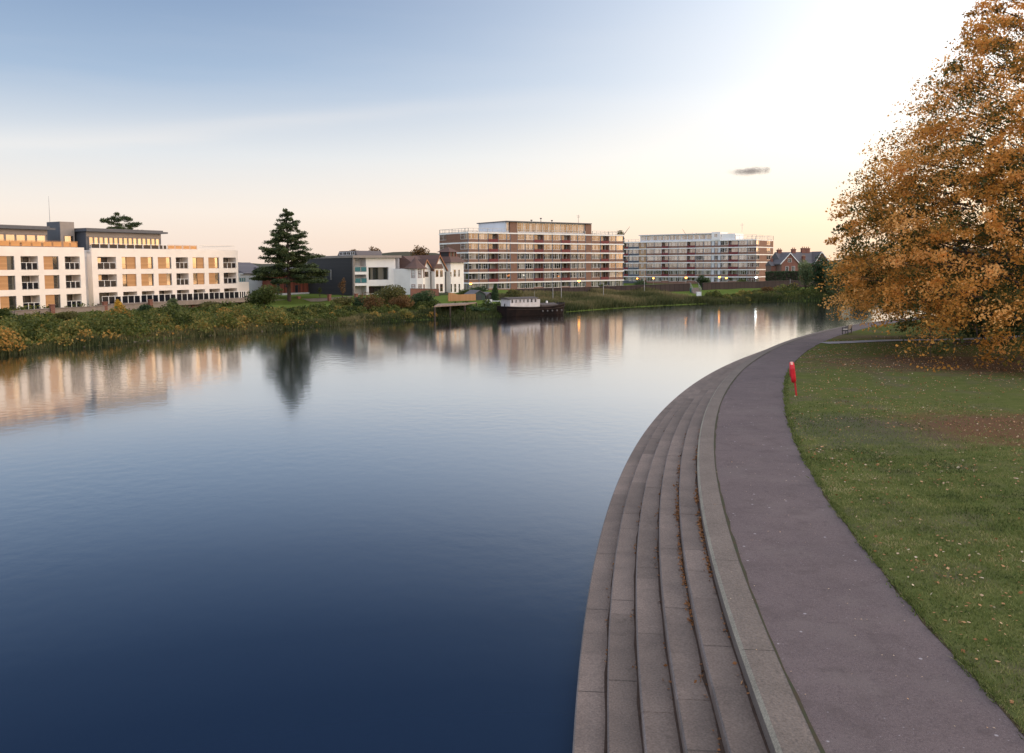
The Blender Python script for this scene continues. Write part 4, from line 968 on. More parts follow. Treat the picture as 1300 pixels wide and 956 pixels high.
W1 = [(655, 367.2, 181), (700, 365.5, 184), (760, 363.7, 193), (840, 360.8, 203), (876, 359.6, 208)]
W2 = [(892, 359.2, 212), (960, 357.2, 224), (1000, 356.2, 230), (1048, 355.6, 236), (1100, 355.2, 240)]
for nm, lb, W_ in (('flood_wall', 'long dark brown flood wall in front of the brick flats', W1), ('flood_wall', 'dark flood wall between the lawn strip and the far white flats', W2)):
    wp = [PD(px, py, Y) for px, py, Y in W_]
    wall_run(nm, lb, [(p.x, p.y) for p in wp], [p.z for p in wp], .4, 'floodwall', 'floodcope')
# garden between boat and villa
def hwall(name, label, pa, pb, m, th=.25, cat='wall', cope=None):
    wall_run(name, label, [(pa.x, pa.y), (pb.x, pb.y)], [pa.z, pb.z], th, m, cope, cat=cat)
hwall('brick_wall', 'low brown brick wall in front of the white villa', PD(521, 366, 176), PD(557, 366.5, 179), 'brick2')
a, b = PD(557, 371, 176), PD(569, 371.5, 177)
t = thing('iron_fence', 'dark vertical bar fence beside the orange timber fence', 'fence', (a.x, a.y, .8)); mb = MB(); d = b-a
for i in range(24): p = d*(i/23); mb.tube((p.x, p.y, 0), (p.x, p.y, a.z-.8), .035, n=4)
mb.build('bars', M['iron'], t); MB().tube((0, 0, a.z-1), (d.x, d.y, a.z-1), .04, n=4).tube((0, 0, .3), (d.x, d.y, .3), .04, n=4).build('rails', M['iron'], t)
a, b = PD(569.5, 382.5, 158), PD(604, 382.5, 161); F_ = Front((a.x, a.y), (b.x, b.y)); L = F_.L
t = thing('timber_fence', 'orange timber fence panel with a wavy top beside the garden sheds', 'fence', (a.x, a.y, a.z), F_.rz)
top = [(0, 1.55), (L*.12, 1.5), (L*.25, 1.35), (L*.36, 1.15), (L*.5, 1.2), (L, 1.22)]
MB().pxz([(0, 0), (L, 0)]+top[::-1], 0, .05).build('panel', M['fencewood'], t)
for i in range(6): MB().box(i*L/5-.06, i*L/5+.06, .05, .15, 0, 1.18).build('post', M['fencewood'], t)
# timber jetty
pj = [PD(552, 387.5, 150), PD(558, 385.8, 154), PD(605, 383.3, 157), PD(604, 385.6, 152)]
zc = .62
pj = [P(551, 388.5, zc), P(590, 386.2, zc), P(605, 383.6, zc), P(556, 385.5, zc)]
t = thing('timber_jetty', 'pale timber landing stage over the bank below the orange fence', 'jetty', (pj[0].x, pj[0].y, zc))
pts = [((p-pj[0]).x, (p-pj[0]).y) for p in pj]
MB().prism(pts, -.18, 0).build('deck', M['deck'], t)
for (x, y) in pts+[((pts[0][0]+pts[1][0])/2, (pts[0][1]+pts[1][1])/2)]: MB().tube((x*.98+.1, y*.98+.1, -2.6), (x*.98+.1, y*.98+.1, -.18), .13, n=8).build('post', M['bark'], t)
def shed(px0, px1, yb, ye, yr, Y, label, m, rm='slater'):
    a, b = PD(px0, yb, Y), PD(px1, yb, Y+1.5); F_ = Front((a.x, a.y), (b.x, b.y)); L = F_.L; e = F_.z(px0, ye)-a.z; r = F_.z(px0, yr)-a.z
    t = thing('garden_shed', label, 'shed', (a.x, a.y, a.z-.1), F_.rz)
    MB().pxz([(0, -.3), (L, -.3), (L, e), (L/2, r), (0, e)], 0, 3).build('wall', M[m], t)
    mb = MB()
    for p, q in (((-.15, e-.1), (L/2, r)), ((L/2, r), (L+.15, e-.1))): mb.pxz([p, q, (q[0], q[1]+.1), (p[0], p[1]+.1)], -.2, 3.2)
    mb.build('roof', M[rm], t)
    MB().box(L*.3, L*.65, -.05, -.004, 0, e*.9).build('door', M['dframe'], t)
shed(601, 616, 383, 373, 368.5, 163, 'green garden shed right of the orange timber fence', 'greenshed')
shed(617, 626, 381.5, 374, 371, 167, 'small dark shed between the green shed and the cypress', 'iron')
for px, w, h, lb in ((617.5, .5, .75, 'small white tub on the grass in front of the green shed'), (623, .55, .8, 'white garden bin in front of the dark shed')):
    p = PD(px, 383.3, 158); o = MB().lathe([(.001, 0), (w*.42, 0), (w*.5, h), (w*.44, h), (w*.38, h*.2), (.001, h*.2)], n=14).build('garden_tub', M['white'], None, (p.x, p.y, bz(p.x, p.y).item()-.02)); tag(o, lb, 'tub')
# garden table
p = PD(630, 383, 157); t = thing('garden_table', 'pale garden table standing at the water edge behind the boat', 'table', (p.x, p.y, bz(p.x, p.y).item()))
MB().box(-.9, .9, -.45, .45, .68, .74).build('tabletop', M['white'], t)
for sx in (-1, 1):
    for sy in (-1, 1): MB().box(sx*.8-.03, sx*.8+.03, sy*.38-.03, sy*.38+.03, 0, .68).build('leg', M['white'], t)
# steps with railings through the flood wall
p = P(882, 376, .0); p = PD(882, 370, 205)
t = thing('bank_steps', 'metal-railed steps leading down the bank between the two flood walls', 'steps', (p.x, p.y, bz(p.x, p.y).item()))
mb = MB()
for i in range(8): mb.box(-.9, .9, -i*.35, -(i-1)*.35, -1.2, 1.1-i*.16)
mb.build('treads', M['wall'], t)
for s_ in (-1, 1):
    mb = MB(); mb.tube((s_*.95, .4, 2.2), (s_*.95, -2.6, 1.0), .035, n=5).tube((s_*.95, .4, 1.8), (s_*.95, -2.6, .6), .03, n=5).tube((s_*.95, .4, 2.2), (s_*.95, 2.4, 2.2), .035, n=5)
    for k in range(4): mb.tube((s_*.95, .4-k, 0), (s_*.95, .4-k, 2.2-k*.4), .035, n=5)
    mb.build('handrail', M['steel'], t)
p = PD(887, 378.5, 196); t2 = bevel(MB().box(-.5, .5, -.4, .4, 0, 1.0).box(-.58, .58, -.48, .48, 1.0, 1.12).build('concrete_block', M['slab'], None, (p.x, p.y, bz(p.x, p.y).item()-.05)), .03); tag(t2, 'white concrete outfall block at the foot of the bank steps', 'block')
MBp = MB().lathe([(.001, 0), (.3, 0), (.34, .9), (.36, .95), (.3, 1.02), (.001, 1.06)], n=14); p = PD(877.5, 370.5, 205)
tag(MBp.build('litter_bin', mat('green_bin', (.03, .14, .09), .5), None, (p.x, p.y, bz(p.x, p.y).item())), 'green litter bin beside the bank steps', 'bin')

# ================================================================== lamps and posts
def lamp(px, py, Y, m, label, zb=None):
    p = PD(px, py, Y); gz = bz(p.x, p.y).item() if zb is None else zb
    t = thing('street_lamp', label, 'lamp', (p.x, p.y, gz), 0, 'street lamps along the far bank'); h = p.z-gz
    MB().tube((0, .3, 0), (0, .3, h*.25), .09, n=8).tube((0, .3, h*.25), (0, .3, h+.3), .06, .045, 8).tube((0, .3, h+.3), (0, 0, h+.36), .035, n=6).build('pole', M['steel'], t)
    hd = MB().lathe([(.001, .34), (.17, .30), (.30, .18), (.30, .12), (.001, .12)], n=12).build('lamp_head', M['dframe'], t, (0, 0, h))
    MB().lathe([(.28, .12), (.27, -.06), (.18, -.20), (.001, -.24)], n=12).build('lamp_globe', M[m], hd, smooth=True)
for px, py, Y, m, lb in ((597.5, 360, 205, 'amber', 'lit orange street lamp at the left corner of the brick flats'), (735, 356.6, 196, 'amber', 'lit orange street lamp in front of the middle of the brick flats'),
    (829.5, 353.2, 300, 'amber', 'lit orange lamp at the left end of the far white flats'), (809, 353.5, 318, 'amber', 'lit orange lamp in the gap between the two blocks of flats'),
    (871, 352.4, 226, 'amber', 'lit orange lamp above the bank steps'), (913.5, 351.8, 224, 'amber', 'lit orange lamp on a pole right of the big rounded bush'),
    (922, 352.8, 240, 'amber', 'lit orange lamp by the entrance of the far white flats'), (960, 352, 226, 'cold', 'bright white street lamp in front of the far white flats'),
    (977.5, 351.3, 300, 'amber', 'lit orange lamp at the right corner of the far white flats')):
    lamp(px, py, Y, m, lb)
for px, yb, yt, Y, lb in ((702, 378, 361, 168, 'slim grey post just right of the boat, left of a pair'), (712.7, 377, 357, 170, 'slim grey post just right of the boat, right of a pair'),
                          (766, 376, 359.5, 178, 'slim grey post on the tall grass bank'), (818, 372, 341, 195, 'tall slim grey pole on the bank before the gap in the flats'), (1003, 366, 354, 214, 'short grey post in front of the dark hedge')):
    p = PD(px, yb, Y); h = PD(px, yt, Y).z-bz(p.x, p.y).item()
    o = MB().tube((0, 0, -.3), (0, 0, h-.1), .07, .06, 8).lathe([(.06, h-.1), (.10, h-.08), (.10, h-.02), (.001, h)], n=8).box(-.02, .02, -.3, .3, h*.85, h*.87).build('bank_post', M['steel'], None, (p.x, p.y, bz(p.x, p.y).item())); tag(o, lb, 'post')

# ================================================================== barge
def barge():
    a, b = P(645, 402.5, -1.6), P(721.5, 398.8, -1.6); d = (b-a); L = d.length
    t = thing('houseboat', 'old black hulled barge with a white cabin moored at the bank', 'boat', (a.x, a.y, -1.6), math.atan2(d.y, d.x))
    W_ = 3.6; n = 16; vs = []; st = []
    for i in range(n+1):
        s = i/n; x = L*s
        w = W_/2*(min(1, (.80+s*1.6)) if s < .18 else 1)*(1 if s < .78 else math.sqrt(max(0.02, 1-((s-.78)/.225)**2)))
        top = 1.45+.28*(1-s)**4*1.0+.55*max(0, (s-.6)/.4)**2; rake = .35*max(0, (s-.8)/.2)
        st.append((x, w, top, rake))
    for x, w, top, rk in st:
        for yy_, zz in ((-w*.82, -.6), (-w*.95, .05), (-w, top*.72), (-w, top), (w, top), (w, top*.72), (w*.95, .05), (w*.82, -.6)):
            vs.append((x+rk*(zz/1.6), yy_+W_/2, zz))
    fs = []; k = 8
    for i in range(n):
        for j in range(k): fs.append((i*k+j, i*k+(j+1)%k, (i+1)*k+(j+1)%k, (i+1)*k+j))
    fs += [tuple(range(k))[::-1], tuple(n*k+j for j in range(k))]
    MB().add(vs, fs).build('hull', M['hull'], t)
    mb = MB()                                     # rubbing strake and bulwark rail
    for sgn in (-1, 1):
        for (x0, w0, t0, r0), (x1, w1, t1, r1) in zip(st[:-1], st[1:]):
            mb.tube((x0+r0, sgn*w0+W_/2, t0*.74), (x1+r1, sgn*w1+W_/2, t1*.74), .07, n=5); mb.tube((x0+r0, sgn*w0+W_/2, t0), (x1+r1, sgn*w1+W_/2, t1), .06, n=5)
    mb.build('rubbing_strake', M['hullband'], t)
    x0, x1 = L*.06, L*.50; zc0, zc1 = 1.5, 3.0
    cb = MB().box(x0, x1, .45, W_-.45, zc0-.2, zc1).build('cabin', M['boatwhite'], t)
    MB().pyz([(.3, zc1), (W_/2, zc1+.22), (W_-.3, zc1), (W_-.3, zc1-.08), (.3, zc1-.08)], x0-.35, x1+.35).build('cabin_roof', M['boatdeck'], t)
    nW = 7; w = (x1-x0)/nW
    for i in range(nW): window(t, x0+i*w+w*.2, .40, zc0+.75, w*.6, .65, 1, 0, 'boatwhite', 'glass' if i not in (4, 5) else 'flatglass')
    for i in range(2): window(t, x0-.04, W_/2+.0+i*1.1-.15, zc0+.75, .8, .6, 1, 0, 'boatwhite', 'glass', side=-math.pi/2)
    # wheel house end, hatch covers, mast, bollards
    MB().box(x1, x1+.7, .6, W_-.6, 1.2, 2.75).build('wheelhouse', M['boatwhite'], t)
    MB().pyz([(.5, 1.3), (.5, 1.75), (W_/2, 2.05), (W_-.5, 1.75), (W_-.5, 1.3)], x1+1.0, L*.86).build('hatch_cover', M['boatdeck'], t)
    MB().lathe([(.001, 2.4), (.18, 2.35), (.2, 2.0), (.2, 1.9)], L*.74, W_/2, 10).build('vent', M['white'], t)
    for x, y in ((L*.9, W_/2-.5), (L*.9, W_/2+.5), (L*.02+.3, W_/2)): MB().tube((x, y, 1.5), (x, y, 2.15), .09, n=8).build('bollard', M['iron'], t)
    MB().tube((x1+.4, W_/2, 2.7), (x1+.4, W_/2, 4.2), .04, .02, 6).build('mast', M['steel'], t)
    for i in range(5): MB().lathe([(.001, 0), (.16, .03), (.16, .07), (.001, .1)], n=10).build('porthole', M['dframe'], t, (L*(.56+.08*i), -.02, .75)).rotation_euler = (math.pi/2, 0, 0)
barge()

# ================================================================== near objects: lifebuoy and bench
def lifebuoy():
    p = P(1011, 502.0, .05); i = int(np.argmin(np.abs(KL[:,1]-p.y))); ta = math.atan2(tg[i,1], tg[i,0])
    t = thing('lifebuoy_station', 'bright red lifebuoy case on a leaning red post at the lawn edge', 'lifebuoy', (p.x, p.y, .03)); lean = R_(-7.5)
    t.rotation_euler = (0, lean, 0)
    zt_ = 1.92
    MB().box(-.04, .04, -.04, .04, -.25, 1.0).build('post', M['redd'], t)
    # case: a flat drum with rounded ends standing on edge, faces across the path
    r, hh = .36, .40; n = 28; outl = []
    for k in range(n):
        an = 2*math.pi*k/n; outl.append((r*math.cos(an), hh*.0+r*math.sin(an)+(.26 if math.sin(an) > 0 else -.26)))
    mb = MB(); prof = [(-.145, .86), (-.12, .95), (-.06, 1.0), (.06, 1.0), (.12, .95), (.145, .86)]; vs = []
    for off_, sc in prof:
        for a_, b_ in outl: vs.append((off_, a_*sc, b_*sc))
    fs = []
    for j in range(len(prof)-1):
        for k in range(n): fs.append((j*n+k, j*n+(k+1)%n, (j+1)*n+(k+1)%n, (j+1)*n+k))
    fs += [tuple(range(n))[::-1], tuple((len(prof)-1)*n+k for k in range(n))]
    c = mb.add(vs, fs).build('case', M['red'], t, (-.06, 0, 1.27), smooth=False); c.rotation_euler = (0, 0, R_(-15)); c.scale = (.86, 1, .90)
    vs = []                                         # faded pale cap on the top of the rim
    for off_ in (-.07, .07):
        for k in range(9): an = R_(40+100*k/8); vs.append((off_, (r+.006)*math.cos(an), (r+.008)*math.sin(an)+.26))
    MB().add(vs, [(k, k+1, k+10, k+9) for k in range(8)]).build('faded_cap', M['palecap'], c)
    # ring visible in the open face towards the river
    rm, rt_ = .24, .055; vs = []; nn, kk = 24, 8
    for a_ in range(nn):
        A_ = 2*math.pi*a_/nn
        for b_ in range(kk): B_ = 2*math.pi*b_/kk; rr = rm+rt_*math.cos(B_); vs.append((-.15+rt_*math.sin(B_)*.6, rr*math.cos(A_), rr*math.sin(A_)))
    MB().add(vs, [(a_*kk+b_, a_*kk+(b_+1)%kk, ((a_+1)%nn)*kk+(b_+1)%kk, ((a_+1)%nn)*kk+b_) for a_ in range(nn) for b_ in range(kk)]).build('ring', M['redd'], c, smooth=True)
    MB().box(.14, .16, -.1, .1, -.42, .42).build('backplate', M['iron'], c)
lifebuoy()
def bench():
    p = P(1074.5, 423.6, .05); i = int(np.argmin(np.abs(KL[:,1]-p.y))); ang = math.atan2(tg[i,1], tg[i,0])
    t = thing('park_bench', 'dark framed park bench with pale slats facing the river', 'bench', (p.x, p.y, lz(p.x, p.y)), ang)
    # local x along the path; seat looks towards local +y (river)
    sl = mat('bench_slat', (.46, .40, .34), .7, (.38, .33, .28), 4); L = 1.7
    mb = MB()
    for k in range(5): mb.box(-L/2, L/2, -.22+k*.10, -.22+k*.10+.075, .43, .46)
    mb.build('seat', sl, t)
    mb = MB()
    for k in range(4): mb.box(-L/2, L/2, -.29-.03*k, -.265-.03*k, .52+k*.105, .60+k*.105)
    mb.build('backrest', sl, t)
    for sx in (-1, 1):
        x = sx*(L/2-.08)
        MB().box(x-.04, x+.04, .18, .25, 0, .64).box(x-.04, x+.04, -.28, .28, .36, .43).build('leg', M['iron'], t)
        MB().box(x-.04, x+.04, -.34, -.27, 0, .92).build('leg', M['iron'], t)
        MB().box(x-.045, x+.045, -.30, .27, .64, .69).build('armrest', M['iron'], t)
bench()

# ================================================================== vegetation
GREEN = [(0, (.022, .038, .010)), (.35, (.052, .078, .018)), (.7, (.10, .12, .032)), (1, (.16, .17, .05))]
L_green = leafmat('green_leaves', GREEN)
L_dark = leafmat('dark_leaves', [(0, (.018, .036, .016)), (.5, (.048, .086, .036)), (1, (.11, .16, .07))])
L_cedar = leafmat('cedar_needles', [(0, (.020, .034, .014)), (.5, (.055, .080, .030)), (1, (.12, .145, .055))], .15)
L_willow = leafmat('grey_green_leaves', [(0, (.06, .09, .042)), (.5, (.15, .19, .09)), (1, (.26, .29, .14))])
L_auto = leafmat('autumn_brown_leaves', [(0, (.06, .035, .015)), (.5, (.17, .09, .035)), (1, (.26, .15, .06))])
L_yell = leafmat('yellow_leaves', [(0, (.20, .12, .02)), (.5, (.48, .28, .035)), (1, (.62, .40, .06))])
L_olive = leafmat('olive_brown_leaves', [(0, (.04, .045, .014)), (.5, (.12, .12, .038)), (1, (.22, .18, .06))])
L_bank = leafmat('bank_scrub', [(0, (.026, .042, .010)), (.3, (.080, .105, .024)), (.55, (.155, .165, .044)), (.78, (.30, .21, .055)), (1, (.50, .25, .06))])
L_reed = leafmat('bank_grass', [(0, (.030, .045, .014)), (.4, (.085, .095, .035)), (.75, (.19, .16, .075)), (1, (.30, .24, .13))], .3)
L_oran = leafmat('orange_leaves', [(0, (.035, .055, .018)), (.20, (.11, .115, .032)), (.38, (.36, .185, .04)), (.66, (.72, .34, .07)), (1, (.95, .55, .20))], .5)

def lump(cx, cy, cz, rx, ry, rz, n, blobs=9, seed=0, size=.3, flat=.2, tone_sd=.16):
    """leaves in an uneven heap of rounded clumps; returns verts, tones"""
    r = np.random.default_rng(seed+11); out = []; tones = []
    bc = ball(blobs, r, .5)*[rx*.62, ry*.62, rz*.62]; bc[:,2] = bc[:,2]; br = r.uniform(.32, .58, blobs)
    for k in range(blobs):
        m = int(n*br[k]**2/np.sum(br**2)); p = ball(m, r, .28)*[rx*br[k], ry*br[k], rz*br[k]]+bc[k]+[cx, cy, cz]
        out.append(p); tones.append(np.clip(r.normal(.45, tone_sd)+r.normal(0, .16, m), 0, 1))
    p = np.concatenate(out); tn = np.concatenate(tones); return leafverts(p, size, .6, flat, r), tn
def trunk(mb, x, y, z0, h, r, seed=0, limbs=6, spread=.5):
    R = random.Random(seed); p = Vector((x, y, z0-.3)); k = 5; pts = [p]
    for i in range(k): p = p+Vector((R.uniform(-.05,.05)*h/k*2, R.uniform(-.05,.05)*h/k*2, h/k)); pts.append(p)
    for i in range(k): mb.tube(pts[i], pts[i+1], r*(1-i/k*.7), r*(1-(i+1)/k*.7), 8, cap=False)
    for i in range(limbs):
        a = R.uniform(0, 6.28); s_ = pts[R.randint(2, k)]; e = s_+Vector((math.cos(a)*h*spread*R.uniform(.5,1), math.sin(a)*h*spread*R.uniform(.5,1), h*R.uniform(.15,.4)))
        mb.tube(s_, e, r*.35, r*.08, 5, cap=False)
def tree(name, label, cat, px, yb, yt, wpx, Y, m, n=2600, size=.4, crown0=.25, seed=0, group=None, blobs=14, gz=None, kids=('crown','trunk')):
    """stand a tree so that it spans yb..yt in the photo at distance Y"""
    c = PD(px, (yb+yt)/2, Y); gz = (bz(c.x, c.y).item() if gz is None else gz); top = PD(px, yt, Y).z; w = wpx*Y/F/2; h = top-gz
    t = thing(name, label, cat, (c.x, c.y, gz), 0, group)
    v, tn = lump(0, 0, h*(crown0+1)/2, w, w, h*(1-crown0)/2*1.05, n, blobs, seed, size)
    npmesh(kids[0], v, 4, m, t, tn)
    mb = MB(); trunk(mb, 0, 0, 0, h*.75, max(.08, h*.022), seed, 7, .3); mb.build(kids[1], M['bark'], t)
    return t
def shrub(label, px, yb, yt, wpx, Y, m, n=1800, size=.26, seed=0, blobs=10, name='shrub'):
    return tree(name, label, 'shrub', px, yb, yt, wpx, Y, m, n, size, .02, seed, None, blobs, kids=('foliage', 'stem'))

# trees and shrubs on the far bank
shrub('big rounded green bush at the end of the white apartments', 335, 400, 357, 50, 146, L_green, 4200, .30, 1)
o = shrub('young tree turned bright yellow in front of the white apartments', 149, 410, 377, 20, 121, L_yell, 1100, .26, 2, 7, 'yellow_sapling'); o['category'] = 'tree'
shrub('tall pale green bush on the bank below the yellow tree', 150, 432, 398, 30, 109, L_green, 2800, .26, 3)
shrub('feathery light green sapling in front of the apartment terrace', 219, 412, 376, 17, 138, L_willow, 1500, .24, 4, 8)
shrub('low brown green bush on the bank left of the yellow tree', 86, 420, 392, 42, 117, L_olive, 2300, .26, 6)
shrub('bush at the left edge of the photo on the bank', 4, 436, 388, 30, 104, L_green, 2500, .26, 7)
shrub('dark rounded bush between the yellow tree and the pale sapling', 185, 410, 385, 34, 128, L_dark, 2300, .26, 8)
shrub('olive bush left of the big rounded green bush', 268, 405, 380, 36, 147, L_olive, 2100, .26, 9)
shrub('yellow green bush below the black house', 436, 400, 375, 36, 152, L_olive, 2200, .27, 10)
shrub('dark green bush below the left balcony of the modern house', 460, 404, 376, 30, 154, L_dark, 2200, .27, 11)
shrub('brown tinged round bush in front of the modern house', 473, 410, 371, 36, 143, L_auto, 1500, .24, 12)
shrub('large olive green bush covering the foot of the modern house', 497, 404, 359, 56, 150, L_olive, 4600, .28, 13, 14)
shrub('reddish brown bush at the water edge below the gabled house', 509, 408, 374, 36, 145, L_auto, 1700, .24, 14)
shrub('dark green round bush left of the timber jetty', 537, 402, 366, 38, 149, L_dark, 3000, .26, 15)
shrub('low green bush under the timber jetty', 574, 402, 386, 36, 146, L_green, 1800, .24, 16)
shrub('dark green bush between the jetty and the boat', 600, 403, 389, 40, 146, L_dark, 1800, .24, 17)
shrub('dark clipped hedge behind the garden sheds', 607, 376, 362, 36, 178, L_dark, 1700, .26, 18)
shrub('low dark bush between the villa and the green shed', 590, 377, 367, 24, 170, L_green, 1200, .26, 19)
shrub('leafy olive bush behind the white cabin of the boat', 655, 382, 366, 32, 168, L_olive, 1900, .26, 20)
shrub('big rounded green bush in front of the far white flats', 892, 370, 348, 21, 216, L_dark, 2300, .32, 21)
shrub('low green bush above the flood wall near the entrance of the far flats', 940, 362, 353, 24, 232, L_green, 1100, .32, 22)
shrub('low dark bush by the flood wall left of the far flats', 813, 364, 356, 30, 226, L_dark, 1100, .32, 23)
shrub('small green bush in front of the right end of the brick flats', 766, 368, 359.5, 14, 200, L_green, 700, .3, 24)
shrub('brown seeded bush on the bank below the white street lamp', 976, 382, 362, 26, 206, L_auto, 1500, .3, 25)
shrub('yellow green bush at the water edge right of the lawn strip', 962, 384, 368, 26, 203, L_olive, 1500, .3, 26)
shrub('rambling green scrub on the bank below the dark hedge', 1002, 383, 367, 42, 205, L_green, 2000, .3, 27)
tree('willow_tree', 'pale willow tree in front of the red brick house', 'tree', 1023, 380, 327, 27, 212, L_willow, 4200, .36, .05, 31)
tree('dark_tree', 'dark dense tree right of the pale willow', 'tree', 1042, 386, 323, 34, 208, L_dark, 6000, .38, .02, 32, None, 18)
tree('grey_green_tree', 'grey green tree overhanging the water at the right of the far bank', 'tree', 1064, 387, 326, 44, 202, L_willow, 6500, .38, .02, 33, None, 16)
tree('dark_tree', 'dark tree half hidden behind the orange tree', 'tree', 1092, 388, 330, 44, 206, L_dark, 5200, .4, .02, 34, None, 16)
tree('poplar_tree', 'narrow tree rising behind the right end of the brick flats', 'tree', 788, 362, 280.5, 15, 300, L_olive, 1500, .6, .35, 35, None, 9)
tree('autumn_tree', 'small brown tree behind the modern house, left of the pair', 'tree', 450, 370, 312.5, 18, 260, L_auto, 700, .5, .55, 36)
tree('autumn_tree', 'small brown tree behind the modern house, right of the pair', 'tree', 473, 370, 311, 24, 265, L_auto, 800, .5, .55, 37)
tree('autumn_tree', 'brown tree rising behind the white villa roof', 'tree', 533, 370, 309.5, 28, 262, L_auto, 1200, .5, .5, 38)
tree('autumn_tree', 'tree top just showing over the far flats', 'tree', 881, 360, 292.8, 15, 400, L_auto, 600, .7, .5, 39)
# dark hedge
a, b = PD(974, 356, 236), PD(1016, 356, 236); z0 = .9; z1 = PD(990, 344.6, 236).z
r = np.random.default_rng(5); n = 6000; pts = np.stack([r.uniform(a.x, b.x, n), r.uniform(a.y, a.y+2, n), z0+(z1-z0)*r.random(n)**.7], 1)
t = thing('hedge', 'tall dark clipped hedge below the red brick house', 'hedge', (a.x, a.y, 0)); npmesh('foliage', leafverts(pts-[a.x, a.y, 0], .4, .6, 0, r), 4, L_dark, t, np.clip(r.normal(.3,.2,n),0,1))
MB().box(.2, b.x-a.x-.2, .3, 1.7, z0-.2, z1-.3).build('branches', M['bark'], t)
# cypress
p = PD(628.5, 377.5, 163); h = PD(628.5, 360.5, 163).z-bz(p.x, p.y).item(); w = 9.0*163/F/2
r = np.random.default_rng(6); n = 2600; zz = r.random(n)*h; rr = w*np.interp(zz/h, [0, .15, .6, 1], [.75, 1, .85, .12])*(r.random(n)**.25); an = r.uniform(0, 6.283, n)
t = thing('cypress', 'narrow dark conical cypress beside the garden sheds', 'tree', (p.x, p.y, bz(p.x, p.y).item())); npmesh('crown', leafverts(np.stack([rr*np.cos(an), rr*np.sin(an), zz], 1), .22, .6, 0, r), 4, L_dark, t, np.clip(r.normal(.5,.2,n),0,1))
MB().tube((0,0,-.2), (0,0,h*.9), .1, .02, 6).build('trunk', M['bark'], t)
# bare-ish young trees in front of the black house
tree('young_tree', 'small fading young tree in front of the black house wall', 'tree', 435, 377, 350.5, 13, 172, L_auto, 420, .22, .3, 41, None, 6)
tree('young_tree', 'tiny thin conifer in front of the black house, beside the timber building', 'tree', 406, 377, 364, 8, 173, L_green, 200, .2, .1, 42, None, 4)

# cedar: layered level plates
def cedar(label, px, yb, yt, Y, halfw_px, nb=64, seed=1, gz=None, dens=1.0, prof=((0, .10, .25, .5, .75, 1), (.92, 1.05, .86, .58, .36, .05)), z_lo=.22):
    c = PD(px, (yb+yt)/2, Y); gz = bz(c.x, c.y).item() if gz is None else gz; H_ = PD(px, yt, Y).z-gz
    t = thing('cedar_tree', label, 'tree', (c.x, c.y, gz)); r = np.random.default_rng(seed); R = random.Random(seed)
    V, T = [], []; mb = MB(); mb.tube((0,0,-.3), (0,0,H_*.5), .40, .24, 8, cap=False).tube((0,0,H_*.5), (0,0,H_*.98), .24, .03, 8, cap=False)
    wmax = halfw_px*Y/F
    for k in range(nb):
        f = (k+R.uniform(-.5, .5))/(nb-1); f = min(1, max(0, f)); z = H_*(z_lo+(.99-z_lo)*min(1, max(0, f+R.gauss(0, .03)))); rad = wmax*float(np.interp(f, *prof))
        a = k*2.39996+R.uniform(-.5, .5); ln = rad*R.choice([R.uniform(.45, .8), R.uniform(.75, 1.0), R.uniform(.9, 1.15)]); up_ = R.uniform(-.20, .26)*ln*(1 if f > .2 else .4)
        tip = (math.cos(a)*ln, math.sin(a)*ln, z+up_); mb.tube((0, 0, z), tip, .10*(1-f)+.04, .02, 5, cap=False)
        ns = 2+int(ln*1.1)
        for j in range(ns):                       # flat sprays of needles carried along the bough
            s0 = R.uniform(.30, 1.05) if j else 1.0; sw = (.35+.16*ln)*R.uniform(.7, 1.25)*(1.15-.4*s0); lat0 = R.uniform(-.22, .22)*ln*s0
            m = int(80*dens*(sw/.9)*(1.35 if f < .35 else 1)); q = ball(m, r, .5); x0 = ln*s0+q[:,0]*sw*1.15; y0 = lat0+q[:,1]*sw*.9
            x = math.cos(a)*x0-math.sin(a)*y0; y = math.sin(a)*x0+math.cos(a)*y0; zz = z+up_*s0*s0+q[:,2]*(.22+.30*r.random(m))-.10*(q[:,0]**2+q[:,1]**2)*sw
            V.append(np.stack([x, y, zz], 1)); T.append(np.clip(R.gauss(.45, .2)+r.normal(0, .15, m), 0, 1))
    V = np.concatenate(V); T = np.concatenate(T)
    npmesh('crown', leafverts(V, .36, .45, .35, r), 4, L_cedar, t, T); mb.build('trunk', M['bark'], t)
cedar('tall dark cedar with layered branches beside the black house', 365.5, 378.5, 266, 170, 44, 104, 5, None, 1.25)
cedar('top of a cedar showing above the white apartment penthouse', 153, 380, 271, 190, 31, 60, 4, None, 1.0, ((0, .5, .8, .93, 1), (1, .95, .75, .5, .15)), .4)

# bank scrub: nobody could count it
def along(n, o0, o1, s0, s1, r, pw=1.0):
    """random points along the far waterline between stations, at inland offsets"""
    seg = WLN; ds = np.hypot(*np.diff(seg, axis=0).T); cs = np.concatenate([[0], np.cumsum(ds)]); s = r.uniform(s0, s1, n); k = np.clip(np.searchsorted(cs, s)-1, 0, len(ds)-1)
    f = (s-cs[k])/ds[k]; p = seg[k]+(seg[k+1]-seg[k])*f[:,None]; d = (seg[k+1]-seg[k])/ds[k][:,None]; nn = np.stack([-d[:,1], d[:,0]], 1)
    o = o0+(o1-o0)*r.random(n)**pw; return p+nn*o[:,None], o, s
ds = np.hypot(*np.diff(WLN, axis=0).T); cs = np.concatenate([[0], np.cumsum(ds)])
def st(x):  # station of the waterline vertex with this x
    return float(np.interp(x, WLN[:,0], cs))
def noise2(x, y, f, seed=0):
    return .5+.25*(np.sin(x*f+seed)+np.sin(y*f*1.3+seed*2)+np.sin((x+y)*f*.7+seed*3)*.6+np.sin((x-y)*f*2.1+seed)*.5)/1.2
